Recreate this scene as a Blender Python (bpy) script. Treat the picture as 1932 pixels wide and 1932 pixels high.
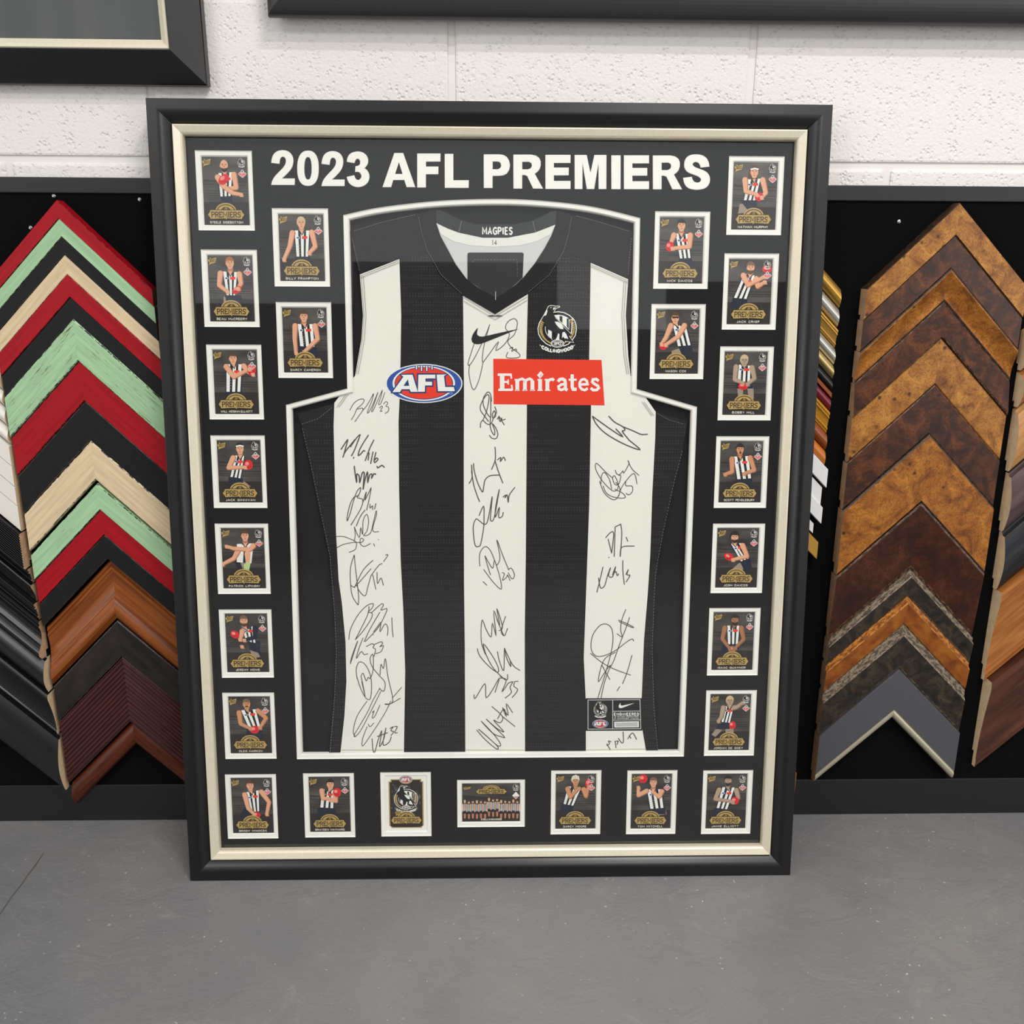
import bpy, bmesh, math, random
from mathutils import Matrix, Vector, noise
random.seed(7)
for o in list(bpy.data.objects): bpy.data.objects.remove(o)
S = bpy.context.scene
COL = S.collection

# ------------------------------------------------------------------ camera
# camera pose solved from the photograph (metres; wall runs along x, y points into the wall)
F_PX, PITCH, YAW, ROLL = 1712.6, 0.2967, 0.0240, 0.0065
CAM = Vector((-0.0017, -1.1481, 0.9288))
fw = Vector((math.sin(YAW)*math.cos(PITCH), math.cos(YAW)*math.cos(PITCH), -math.sin(PITCH)))
rt0 = Vector((math.cos(YAW), -math.sin(YAW), 0)); up0 = rt0.cross(fw)
RT = rt0*math.cos(ROLL)+up0*math.sin(ROLL); UP = up0*math.cos(ROLL)-rt0*math.sin(ROLL)
cd = bpy.data.cameras.new('camera'); cam = bpy.data.objects.new('camera', cd); COL.objects.link(cam)
m = Matrix((RT, UP, -fw)).transposed().to_4x4(); m.translation = CAM
cam.matrix_world = m
cd.sensor_width = 36; cd.sensor_fit = 'HORIZONTAL'; cd.lens = 36*F_PX/1932; cd.clip_start = .02
S.camera = cam

# ------------------------------------------------------------------ light and exposure
S.view_settings.view_transform = 'Standard'; S.view_settings.look = 'None'
S.view_settings.exposure = 0.10; S.view_settings.gamma = 1; S.view_settings.use_curve_mapping = False
w = bpy.data.worlds.new('world'); S.world = w; w.use_nodes = True
w.node_tree.nodes['Background'].inputs[0].default_value = (.97, .985, 1, 1)
w.node_tree.nodes['Background'].inputs[1].default_value = .80
def batten(x, y, z, L, W, power, col):            # LED battens under the shop ceiling
    l = bpy.data.lights.new('ceiling_batten', 'AREA'); l.shape = 'RECTANGLE'; l.size = L; l.size_y = W
    l.energy = power; l.color = col
    o = bpy.data.objects.new('ceiling_batten', l); COL.objects.link(o); o.location = (x, y, z)
batten(.75, -1.15, 2.75, .45, .06, 19, (1, .97, .94))
batten(.70, -1.60, 2.75, .45, .06, 19, (1, .97, .94))
batten(.95, -3.00, 2.75, .60, .10, 30, (1, .975, .945))
batten(-1.9, -2.6, 2.75, 1.2, .10, 26, (1, .975, .945))
def front_fill(x, power):                          # unseen soft fill added behind the camera to lighten the wall shadows
    l = bpy.data.lights.new('shadow_fill', 'AREA'); l.shape = 'RECTANGLE'; l.size = 4.2; l.size_y = 2.4; l.energy = power; l.color = (1, .99, .98)
    o = bpy.data.objects.new('shadow_fill', l); COL.objects.link(o); o.location = (x, -6.25, 1.25); o.rotation_euler = (math.radians(90), 0, 0)
front_fill(-6.7, 95); front_fill(5.4, 80)

# ------------------------------------------------------------------ helpers
def lin(h):
    if isinstance(h, str):
        c = [int(h[i:i+2], 16)/255 for i in (0, 2, 4)]
    else: c = [k/255 for k in h]
    return tuple((k/12.92 if k <= .04045 else ((k+.055)/1.055)**2.4) for k in c)+(1,)
MATS = {}
def new_mat(name):
    m = bpy.data.materials.new(name); m.use_nodes = True; MATS[name] = m
    nt = m.node_tree; return m, nt, nt.nodes['Principled BSDF']
def flat(name, col, rough=.6, metal=0, spec=.5):
    if name in MATS: return MATS[name]
    m, nt, b = new_mat(name)
    b.inputs['Base Color'].default_value = lin(col); b.inputs['Roughness'].default_value = rough
    b.inputs['Metallic'].default_value = metal; b.inputs['Specular IOR Level'].default_value = spec
    return m
def N(nt, t, **k):
    n = nt.nodes.new(t)
    for a, v in k.items():
        if a in n.inputs: n.inputs[a].default_value = v
        else: setattr(n, a, v)
    return n
def ramp(nt, fac, stops):
    r = nt.nodes.new('ShaderNodeValToRGB'); nt.links.new(fac, r.inputs[0])
    e = r.color_ramp.elements
    while len(e) < len(stops): e.new(.5)
    for i, (p, c) in enumerate(stops): e[i].position = p; e[i].color = c if len(c) == 4 else (*c, 1)
    return r.outputs[0]
def coords(nt, scale, out='Object'):
    tc = nt.nodes.new('ShaderNodeTexCoord'); mp = nt.nodes.new('ShaderNodeMapping')
    mp.inputs['Scale'].default_value = scale; nt.links.new(tc.outputs[out], mp.inputs[0]); return mp.outputs[0]
def mixc(nt, fac, a, b):
    m = nt.nodes.new('ShaderNodeMix'); m.data_type = 'RGBA'
    for sock, v in ((m.inputs[0], fac), (m.inputs[6], a), (m.inputs[7], b)):
        if hasattr(v, 'links'): nt.links.new(v, sock)
        else: sock.default_value = v
    return m.outputs[2]
def bump(nt, b, h, strength, dist=.001):
    n = nt.nodes.new('ShaderNodeBump'); n.inputs['Strength'].default_value = strength; n.inputs['Distance'].default_value = dist
    nt.links.new(h, n.inputs['Height']); nt.links.new(n.outputs[0], b.inputs['Normal'])
W1, K0 = (1, 1, 1, 1), (0, 0, 0, 1)

def paint(name, col, dark='1b1412', rough=.42, amount=.62):          # brushed, rubbed-back paint
    if name in MATS: return MATS[name]
    m, nt, b = new_mat(name)
    n = N(nt, 'ShaderNodeTexNoise', Scale=1.0, Detail=5, Roughness=.7); nt.links.new(coords(nt, (28, 400, 420)), n.inputs[0])
    k = ramp(nt, n.outputs[0], [(amount, K0), (amount+.08, W1)])
    n2 = N(nt, 'ShaderNodeTexNoise', Scale=1.0, Detail=3); nt.links.new(coords(nt, (12, 220, 220)), n2.inputs[0])
    c = lin(col); c2 = tuple(v*.78 for v in c[:3])+(1,)
    base = ramp(nt, n2.outputs[0], [(.3, c2), (.65, c)])
    nt.links.new(mixc(nt, k, base, lin(dark)), b.inputs['Base Color'])
    b.inputs['Roughness'].default_value = rough+.1; b.inputs['Specular IOR Level'].default_value = .2
    bump(nt, b, n.outputs[0], .12, .0006); return m
def nicks(name, col, dark='15100e'):                                # worn arris of a painted moulding
    if name in MATS: return MATS[name]
    m, nt, b = new_mat(name)
    n = N(nt, 'ShaderNodeTexNoise', Scale=1.0, Detail=4, Roughness=.75); nt.links.new(coords(nt, (120, 300, 300)), n.inputs[0])
    k = ramp(nt, n.outputs[0], [(.47, K0), (.52, W1)])
    nt.links.new(mixc(nt, k, lin(col), lin(dark)), b.inputs['Base Color']); b.inputs['Roughness'].default_value = .45
    return m
def wood(name, c1, c2, rough=.38, scale=(9, 160, 160), det=4):
    if name in MATS: return MATS[name]
    m, nt, b = new_mat(name)
    n = N(nt, 'ShaderNodeTexNoise', Scale=1.0, Detail=det, Distortion=.6); nt.links.new(coords(nt, scale), n.inputs[0])
    nt.links.new(ramp(nt, n.outputs[0], [(.32, lin(c1)), (.68, lin(c2))]), b.inputs['Base Color'])
    b.inputs['Roughness'].default_value = rough; b.inputs['Specular IOR Level'].default_value = .3; bump(nt, b, n.outputs[0], .15, .0005); return m
def burl(name, c1, c2, c3, rough=.33, s=30):
    if name in MATS: return MATS[name]
    m, nt, b = new_mat(name); co = coords(nt, (s, s, s))
    n = N(nt, 'ShaderNodeTexNoise', Scale=.75, Detail=6, Roughness=.62, Distortion=1.6); nt.links.new(co, n.inputs[0])
    base = ramp(nt, n.outputs[0], [(.30, lin(c1)), (.47, lin(c2)), (.68, lin(c3))])
    wv = N(nt, 'ShaderNodeTexNoise', Scale=3.2, Detail=3, Distortion=4.0); nt.links.new(co, wv.inputs[0])
    base = mixc(nt, ramp(nt, wv.outputs[0], [(.40, (.5, .5, .5, 1)), (.52, K0)]), base, lin(c1))
    v = N(nt, 'ShaderNodeTexVoronoi', Scale=1.9); nt.links.new(co, v.inputs[0])
    g = N(nt, 'ShaderNodeTexNoise', Scale=.5); nt.links.new(co, g.inputs[0])
    sp = nt.nodes.new('ShaderNodeMath'); sp.operation = 'MULTIPLY'
    nt.links.new(ramp(nt, v.outputs['Distance'], [(.10, W1), (.22, K0)]), sp.inputs[0])
    nt.links.new(ramp(nt, g.outputs[0], [(.50, K0), (.58, (.9, .9, .9, 1))]), sp.inputs[1])
    nt.links.new(mixc(nt, sp.outputs[0], base, lin('2a140a')), b.inputs['Base Color'])
    b.inputs['Roughness'].default_value = rough; b.inputs['Specular IOR Level'].default_value = .28; bump(nt, b, n.outputs[0], .1, .0005); return m

def tag(o, label=None, cat=None, group=None, kind=None):
    if label: o['label'] = label
    if cat: o['category'] = cat
    if group: o['group'] = group
    if kind: o['kind'] = kind
    return o
def empty(name, loc=(0, 0, 0), rot=(0, 0, 0), parent=None):
    o = bpy.data.objects.new(name, None); COL.objects.link(o); o.location = loc; o.rotation_euler = rot
    o.empty_display_size = .05; o.parent = parent; return o
def mesh_obj(name, verts, faces, mats, parent=None, idx=None, smooth=False, recalc=True):
    me = bpy.data.meshes.new(name); me.from_pydata(verts, [], faces)
    if recalc:
        bm = bmesh.new(); bm.from_mesh(me); bmesh.ops.recalc_face_normals(bm, faces=bm.faces); bm.to_mesh(me); bm.free()
    if not isinstance(mats, (list, tuple)): mats = [mats]
    for k in mats: me.materials.append(k)
    if idx: me.polygons.foreach_set('material_index', idx)
    if smooth: me.polygons.foreach_set('use_smooth', [True]*len(me.polygons))
    o = bpy.data.objects.new(name, me); COL.objects.link(o); o.parent = parent; return o
def box(name, x0, x1, y0, y1, z0, z1, mat, parent=None, bev=0):
    bm = bmesh.new(); bmesh.ops.create_cube(bm, size=1)
    for v in bm.verts: v.co = Vector((x0+(v.co.x+.5)*(x1-x0), y0+(v.co.y+.5)*(y1-y0), z0+(v.co.z+.5)*(z1-z0)))
    if bev: bmesh.ops.bevel(bm, geom=list(bm.edges), offset=bev, segments=2, affect='EDGES', profile=.6)
    me = bpy.data.meshes.new(name); bm.to_mesh(me); bm.free(); me.materials.append(mat)
    o = bpy.data.objects.new(name, me); COL.objects.link(o); o.parent = parent; return o

# measured photo point -> coordinates on a real plane of the place (origin o, in-plane axes ax, az)
def trace(px, py, o, n, ax, az):
    d = fw + RT*((px-966)/F_PX) + UP*((966-py)/F_PX)
    p = CAM + d*((o-CAM).dot(n)/d.dot(n)) - o
    return p.dot(ax), p.dot(az)
X1 = Vector((1, 0, 0))

# ------------------------------------------------------------------ setting: floor, block wall
m_floor, nt, b = new_mat('painted_concrete')
co = coords(nt, (1, 1, 1))
n1 = N(nt, 'ShaderNodeTexNoise', Scale=2.2, Detail=5, Roughness=.6); nt.links.new(co, n1.inputs[0])
base = ramp(nt, n1.outputs[0], [(.3, lin('6a6b6d')), (.7, lin('827f7c'))])
n2 = N(nt, 'ShaderNodeTexNoise', Scale=120, Detail=2, Roughness=.5); nt.links.new(co, n2.inputs[0])
n3 = N(nt, 'ShaderNodeTexNoise', Scale=5, Detail=3); nt.links.new(co, n3.inputs[0])
sp = N(nt, 'ShaderNodeMath', operation='MULTIPLY')
nt.links.new(ramp(nt, n2.outputs[0], [(.70, K0), (.735, W1)]), sp.inputs[0]); nt.links.new(ramp(nt, n3.outputs[0], [(.42, K0), (.62, W1)]), sp.inputs[1])
base = mixc(nt, sp.outputs[0], base, lin('bdb9b4'))
n4 = N(nt, 'ShaderNodeTexNoise', Scale=9, Detail=6, Roughness=.75, Distortion=1.5); nt.links.new(co, n4.inputs[0])
base = mixc(nt, ramp(nt, n4.outputs[0], [(.60, K0), (.74, (.4, .4, .4, 1))]), base, lin('9a948d'))
nt.links.new(base, b.inputs['Base Color'])
nt.links.new(ramp(nt, n4.outputs[0], [(.3, (.30, .30, .30, 1)), (.7, (.48, .48, .48, 1))]), b.inputs['Roughness'])
nb = N(nt, 'ShaderNodeTexNoise', Scale=200, Detail=3); nt.links.new(co, nb.inputs[0]); nc = N(nt, 'ShaderNodeTexNoise', Scale=16, Detail=5, Roughness=.6, Distortion=1.2); nt.links.new(co, nc.inputs[0])
ba = N(nt, 'ShaderNodeMath', operation='MULTIPLY_ADD'); nt.links.new(nc.outputs[0], ba.inputs[0]); ba.inputs[1].default_value = 5; nt.links.new(nb.outputs[0], ba.inputs[2])
bump(nt, b, ba.outputs[0], .35, .0014)
WALL_Y = .200
tag(mesh_obj('floor', [(-6, -9, 0), (6, -9, 0), (6, WALL_Y+.05, 0), (-6, WALL_Y+.05, 0)], [(0, 1, 2, 3)], m_floor), kind='structure')

m_wall, nt, b = new_mat('painted_block')
co = coords(nt, (1, 1, 1))
na = N(nt, 'ShaderNodeTexNoise', Scale=210, Detail=4, Roughness=.65); nt.links.new(co, na.inputs[0])
nv = N(nt, 'ShaderNodeTexVoronoi', Scale=175); nt.links.new(co, nv.inputs[0])
pit = ramp(nt, nv.outputs['Distance'], [(.05, K0), (.45, W1)])
ng = N(nt, 'ShaderNodeTexNoise', Scale=40, Detail=2); nt.links.new(co, ng.inputs[0])
gate = ramp(nt, ng.outputs[0], [(.45, W1), (.62, K0)])
mx = N(nt, 'ShaderNodeMath', operation='MAXIMUM'); nt.links.new(pit, mx.inputs[0]); nt.links.new(gate, mx.inputs[1])
ad = N(nt, 'ShaderNodeMath', operation='MULTIPLY_ADD'); nt.links.new(mx.outputs[0], ad.inputs[0]); ad.inputs[1].default_value = 1.2; nt.links.new(na.outputs[0], ad.inputs[2])
b.inputs['Base Color'].default_value = lin('e6e0dc'); b.inputs['Roughness'].default_value = .6
bump(nt, b, ad.outputs[0], .7, .0016)
m_far = flat('blocker_grey', '6a6b6c', .8)
for wx0, wx1, wz in ((-2.7, -1.15, 2.15), (-1.15, .55, 2.5), (.55, 1.5, 1.95), (1.5, 2.7, 2.35)):  # unseen panels added to darken the glass reflections, stepped to break up their edge
    tag(box('reflection_blocker', wx0, wx1, -6.4, -6.2, 0, wz, m_far), kind='structure')
m_joint = flat('painted_joint', 'e4dfda', .55)
wall = tag(mesh_obj('wall_back', [(-4, WALL_Y+.003, 0), (4, WALL_Y+.003, 0), (4, WALL_Y+.003, 2.8), (-4, WALL_Y+.003, 2.8)], [(0, 1, 2, 3)], m_joint), kind='structure')
BW, BH, J = .407, .2035, .010
def block_mesh():
    o = box('block', -(BW-J)/2, (BW-J)/2, 0, .010, -(BH-J)/2, (BH-J)/2, m_wall, None, .0032); me = o.data
    bpy.data.objects.remove(o); return me
bme = block_mesh()
for r in range(-3, 3):
    for c in range(-4, 5):
        xj = -.0545+c*BW+(BW/2 if r % 2 else 0)
        o = bpy.data.objects.new('block', bme); COL.objects.link(o); o.parent = wall
        o.location = (xj+BW/2, WALL_Y, 1.0235+BH/2+r*BH)
# paint crack and scuffs on the floor are real slivers
m_scuff = flat('scuff', 'a8a39c', .7); m_crack = flat('crack_line', '4e4640', .9)

# ------------------------------------------------------------------ display boards
A_B = math.atan2(.028, 1.0); YB0 = .150
NB = Vector((0, -math.cos(A_B), math.sin(A_B))); ZB = Vector((0, math.sin(A_B), math.cos(A_B)))
m_trim = flat('black_trim', '100f11', .45); m_velvet, nt, b = new_mat('black_felt')
n = N(nt, 'ShaderNodeTexNoise', Scale=700, Detail=2); nt.links.new(coords(nt, (1, 1, 1)), n.inputs[0])
nt.links.new(ramp(nt, n.outputs[0], [(.4, lin('040404')), (.75, lin('0d0d0d'))]), b.inputs['Base Color'])
b.inputs['Roughness'].default_value = .95; b.inputs['Specular IOR Level'].default_value = .1; bump(nt, b, n.outputs[0], .5, .001)
m_screw = flat('screw_steel', 'a8a6aa', .25, 1)
def board(x0, x1, top, label, screws):
    t = tag(empty('display_board', ((x0+x1)/2, YB0, 0), (-A_B, 0, 0)), label, 'display board', 'moulding display boards')
    h = (x1-x0)/2
    box('felt_panel', -h+.01, h-.01, .003, .018, .05, top-.012, m_velvet, t)
    box('rail', -h, h, 0, .020, top-.0205, top, m_trim, t, .0012)
    box('rail', -h, h, 0, .020, 0, .066, m_trim, t, .0012)
    box('stile', -h, -h+.03, 0, .020, .0662, top-.0207, m_trim, t, .0012)
    box('stile', h-.03, h, 0, .020, .0662, top-.0207, m_trim, t, .0012)
    for sx, sz in screws:
        bm = bmesh.new(); bmesh.ops.create_uvsphere(bm, u_segments=10, v_segments=6, radius=.0028)
        me = bpy.data.meshes.new('screw'); bm.to_mesh(me); bm.free(); me.materials.append(m_screw)
        s = bpy.data.objects.new('screw', me); COL.objects.link(s); s.parent = t; s.scale = (1, .45, 1)
        s.location = (sx-(x0+x1)/2, .0028, sz)
board(-1.12, -.012, 1.000, 'black felt display board with painted and black mouldings left of the jersey frame', [(-.637, .934), (-.484, .972), (-.60, .976)])
board(.012, 1.20, .9975, 'black felt display board with burl and gold mouldings right of the jersey frame', [(.572, .950)])

# ------------------------------------------------------------------ moulding corner samples
# cross-sections: (t across the face 0 outer .. 1 inner, d height above the board 0..1)
def prof(kind):
    if kind == 'flat':   f = [(.0, .93), (.03, 1), (.97, 1), (1, .93)]
    elif kind == 'slope': f = [(.0, .95), (.04, 1), (.94, .62), (1, .54)]
    elif kind == 'rise': f = [(.0, .55), (.05, .62), (.94, 1), (1, .94)]
    elif kind == 'dome': f = [(0, .35)]+[(.5-.5*math.cos(math.pi*k/18), .35+.65*math.sin(math.pi*k/18)) for k in range(1, 18)]+[(1, .35)]
    elif kind == 'halfdome': f = [(0, .30), (.04, .36), (.06, .5)]+[(.06+.9*k/18, .5+.5*math.sin(math.pi*(.08+.80*k/18))) for k in range(19)]+[(1, .55)]
    elif kind == 'scoop': f = [(0, .94), (.05, 1), (.10, 1)]+[(.10+.8*k/14, 1-.5*math.sin(math.pi*.5*k/14)) for k in range(1, 15)]+[(.93, .56), (1, .5)]
    elif kind == 'ogee': f = [(0, .5), (.03, .58), (.07, .58), (.09, .50), (.12, .62), (.16, .62), (.18, .56)]+[(.18+.44*k/8, .56-.14*math.sin(math.pi*k/8)+.1*k/8) for k in range(1, 9)]+[(.64, .74), (.67, .76)]+[(.67+.24*k/6, .76+.24*math.sin(math.pi*.75*k/6)) for k in range(1, 7)]+[(.92, .8), (.94, .86), (.96, .8), (1, .7)]
    elif kind == 'reed': f = [(0, .9), (.02, .97)]+[q for k in range(13) for q in ((.03+.94*k/13, .9), (.03+.94*(k+.25)/13, .985), (.03+.94*(k+.7)/13, .985))]+[(.97, .92), (1, .88)]
    elif kind == 'step': f = [(0, .9), (.02, 1), (.14, 1), (.15, .86), (.22, .86), (.23, .95), (.30, .95), (.31, .78), (.74, .62), (.76, .72), (.84, .72), (.86, .6), (1, .56)]
    elif kind == 'lip': f = [(0, .93), (.02, 1), (.80, 1), (.812, .90), (.83, .97), (.88, 1.0), (.93, .96), (.97, .85), (1, .6)]
    elif kind == 'band': f = [(0, .72), (.02, .80), (.16, .80), (.20, .96), (.24, 1), (.95, .84), (1, .74)]
    return f
m_raw = wood('raw_timber', 'c09a78', 'd8b28c', .7, (30, 160, 160)); m_raw2 = wood('raw_pine', 'dcc09a', 'ecd2aa', .7, (30, 160, 160))
m_bark = nicks('bark_edge', '4a3426', '241812')
m_raw3 = wood('raw_timber_brown', '6e5340', '8a6a52', .75, (30, 160, 160))
SAMPLES = []
def sample(xc, zt, w, half_l, half_r, D, kind, mat, label, group, edge=None, raw=None, lip=None, beads=None, x_off=0):
    """V shaped corner of two mitred moulding lengths, ends cut plumb; zt = height of the outer apex of the face, w = plumb height of the face"""
    t = tag(empty('moulding_sample', (xc, YB0, 0), (-A_B, 0, 0)), label, 'moulding sample', group)
    base = Vector((xc, YB0, 0)) + ZB*zt - NB*(.003)
    t.location = base
    f = prof(kind); tl, dl = f[-1]
    P = [(0, 0)]+f+[(1, dl*.35), (.84, dl*.35), (.84, 0)]
    nf = len(f)
    for side, hl in ((-1, half_l), (1, half_r)):
        vs, fs, ix = [], [], []
        s2 = math.sqrt(2)
        for s in (0, hl):
            for tt, dd in P:
                tv = tt*w; vs.append(((2*s+tv)/s2, -dd*D, (tv/s2)*(1 if side < 0 else -1)))
        k = len(P)
        for i in range(k):
            j = (i+1) % k; fs.append((i, j, k+j, k+i))
            mi = 0
            if edge and (i == 1 or i == nf-1): mi = 2
            if edge and kind == 'band' and i <= 4: mi = 2
            if edge is m_bark and i == 0: mi = 2
            if lip and f[max(0, min(i-1, nf-1))][0] >= .80 and 1 <= i < nf+1: mi = 2
            ix.append(mi)
        fs.append(tuple(range(k))); ix.append(0)
        fs.append(tuple(range(k, 2*k))); ix.append(1)
        mats = [mat, raw or m_raw]
        if edge or lip: mats.append(edge or lip)
        o = mesh_obj('rail', vs, fs, mats, t, ix)
        q = .70710678
        if side < 0: o.matrix_local = Matrix(((-q, 0, q, 0), (0, 1, 0, 0), (-q, 0, -q, 0), (0, 0, 0, 1)))
        else: o.matrix_local = Matrix(((q, 0, q, 0), (0, 1, 0, 0), (-q, 0, q, 0), (0, 0, 0, 1)))
        if beads:                               # a carved row of beads let into the face
            bm = bmesh.new(); L = 2*hl/s2; nb = int(L/.0042); tv = beads*w
            for i in range(nb):
                l = (tv/s2)+(i+.5)*L/nb
                mtx = Matrix.Translation((l, -D*.93*f[min(range(nf), key=lambda q_: abs(f[q_][0]-beads))][1]-.0006, (tv/s2)*(1 if side < 0 else -1)))
                bmesh.ops.create_icosphere(bm, subdivisions=1, radius=.0016, matrix=mtx)
            me = bpy.data.meshes.new('bead_row'); bm.to_mesh(me); bm.free(); me.materials.append(mat)
            for p_ in me.polygons: p_.use_smooth = True
            bo = bpy.data.objects.new('bead_row', me); COL.objects.link(bo); bo.parent = o
    SAMPLES.append(t); return t

RED, MINT, CREAM, BLK = 'a30d1c', 'a3c79c', 'dcc4a0', '19191b'
p_red = paint('red_paint', RED, '3a0a0c', .4, .66); p_mint = paint('mint_paint', MINT, '4d4a30', .5, .64)
p_mintw = paint('mint_paint_worn', MINT, '5e5436', .5, .58); p_cream = paint('cream_paint', CREAM, 'b59468', .5, .62)
p_blk = paint('black_paint', BLK, '0c0b0b', .38, .6)
e_red, e_mint, e_cream, e_blk = nicks('red_edge', 'b02a34'), nicks('mint_edge', 'b9dcae'), nicks('cream_edge', 'ead8b6'), nicks('black_edge', '2e2c2e', '5a4a44')
w_brown = wood('chestnut_stain', '6b3414', '95521f', .33); w_dkblk = wood('ebonised_rub', '121110', '2a211d', .5, (14, 60, 60))
w_reed = wood('reeded_walnut', '35191a', '4a2422', .5, (14, 260, 260)); w_mahog = wood('mahogany_gloss', '3c170c', '5c2812', .25)
LG = 'painted corner samples in the column left of the jersey frame'
for i, (zt, ww, D, kind, mt, ed, raw, lab) in enumerate([
    (.9694, .0236, .021, 'flat', p_red, e_red, m_raw3, 'bright red moulding corner sample, topmost in the column left of the jersey frame'),
    (.9458, .0236, .020, 'flat', p_mint, e_mint, m_raw3, 'narrow mint green corner sample directly under the topmost red one'),
    (.9222, .0236, .020, 'flat', p_blk, e_blk, m_raw3, 'narrow black corner sample between narrow mint and narrow cream ones'),
    (.8986, .0263, .019, 'flat', p_cream, e_cream, m_raw3, 'narrow cream corner sample with nicked edges, fourth down left of the jersey frame'),
    (.8723, .0305, .021, 'flat', p_red, e_red, m_raw3, 'narrow red corner sample just below the narrow cream one'),
    (.8415, .0295, .020, 'flat', p_blk, e_blk, m_raw3, 'black corner sample right above the wide mint green one'),
    (.8120, .0577, .023, 'flat', p_mintw, e_mint, m_raw3, 'wide weathered mint green corner sample left of the jersey frame'),
    (.7541, .0568, .021, 'flat', p_red, e_red, m_raw3, 'wide red corner sample between wide mint and wide black ones'),
    (.6972, .0575, .021, 'flat', p_blk, e_blk, m_raw3, 'wide plain black corner sample between wide red and wide cream ones'),
    (.6396, .0575, .022, 'flat', p_cream, e_cream, m_raw3, 'wide cream corner sample with nicked edges left of the jersey frame'),
    (.5761, .0394, .023, 'flat', p_mint, e_mint, m_raw3, 'mint green corner sample directly under the wide cream one'),
    (.5365, .0390, .021, 'flat', p_red, e_red, m_raw3, 'red corner sample, lowest of the reds, under the lower mint one'),
    (.4973, .0370, .022, 'flat', p_blk, e_blk, m_raw3, 'black corner sample right above the chestnut brown stepped one'),
    (.4560, .0935, .021, 'ogee', w_brown, None, m_raw3, 'chestnut brown corner sample with stepped ogee profile'),
    (.3605, .0600, .021, 'flat', w_dkblk, e_blk, m_raw3, 'rubbed black corner sample between chestnut and reeded brown ones'),
    (.3000, .1105, .022, 'reed', w_reed, None, m_raw3, 'wide dark brown corner sample with fine reeded face'),
    (.1889, .0440, .020, 'dome', w_mahog, None, m_raw3, 'glossy mahogany rounded corner sample, lowest left of the jersey frame')]):
    xc = -.588+(.9694-zt)*.0245
    sample(xc, zt, ww, .1095, .1165, D, kind, mt, lab, LG, ed, raw)

bl_l = burl('burl_light', '5a2f10', '9a6327', 'bb8238'); bl_d = burl('burl_dark', '1f100c', '3f2013', '6b3a18', .3)
bl_m = burl('burl_warm', '54290d', '92581f', 'b5762c'); bl_dd = burl('burl_deep', '22110e', '38191020'[:6], '4f2815', .28, 18)
m_hide = burl('aged_black_hide', '171412', '2b2520', '4a3d2c', .4, 40); m_amber = wood('amber_rub', '6a3310', '9c5a1e', .3, (40, 60, 60))
m_taupe = nicks('taupe_edge', '8a7a66', '4c4034'); m_amberedge = nicks('amber_edge', 'b8762e', '7a4415'); m_bark = nicks('bark_edge', '4a3426', '241812')
m_dkedge = nicks('dark_burl_edge', '6a4a34', '2a1a12')
m_grey = flat('charcoal_satin', '47464a', .45); m_silver = flat('champagne_silver', 'cfc6ae', .32, .75)
RG = 'burl corner samples in the column right of the jersey frame'
for i, (zt, ww, D, kind, mt, ed, lip, lab) in enumerate([
    (.9745, .0430, .022, 'flat', bl_l, m_bark, None, 'golden burl corner sample with bark edge, topmost right of the jersey frame'),
    (.9312, .0440, .020, 'flat', bl_d, m_dkedge, None, 'dark burl corner sample directly under the topmost golden one'),
    (.8868, .0455, .023, 'scoop', bl_m, m_bark, None, 'scooped golden burl corner sample, third from the top on the right'),
    (.8408, .0490, .021, 'rise', bl_d, m_dkedge, None, 'dark burl corner sample above the pale wide burl one'),
    (.7913, .0670, .017, 'flat', bl_l, None, None, 'wide pale golden burl corner sample, largest knots, right of the jersey frame'),
    (.7233, .0715, .018, 'flat', bl_d, m_dkedge, None, 'wide dark burl corner sample between two wide golden ones'),
    (.6510, .1035, .022, 'flat', bl_m, m_bark, None, 'widest golden burl corner sample, with veneer seams'),
    (.5467, .1080, .023, 'slope', bl_dd, m_dkedge, None, 'widest dark brown corner sample, above the stitched black one'),
    (.4382, .0420, .022, 'band', m_hide, m_taupe, None, 'narrow black corner sample with taupe worn top edge'),
    (.3958, .0465, .022, 'band', m_amber, m_amberedge, None, 'narrow amber brown corner sample between two blackish worn ones'),
    (.3485, .0740, .022, 'band', m_hide, m_taupe, None, 'wide scratched black corner sample with taupe edge above the grey one'),
    (.2737, .0864, .022, 'lip', m_grey, None, m_silver, 'charcoal grey corner sample with silver inner lip, lowest on the right')]):
    sample(.6445, zt, ww, .1165, .1120, D, kind, mt, lab, RG, ed, m_raw, lip)

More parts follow.
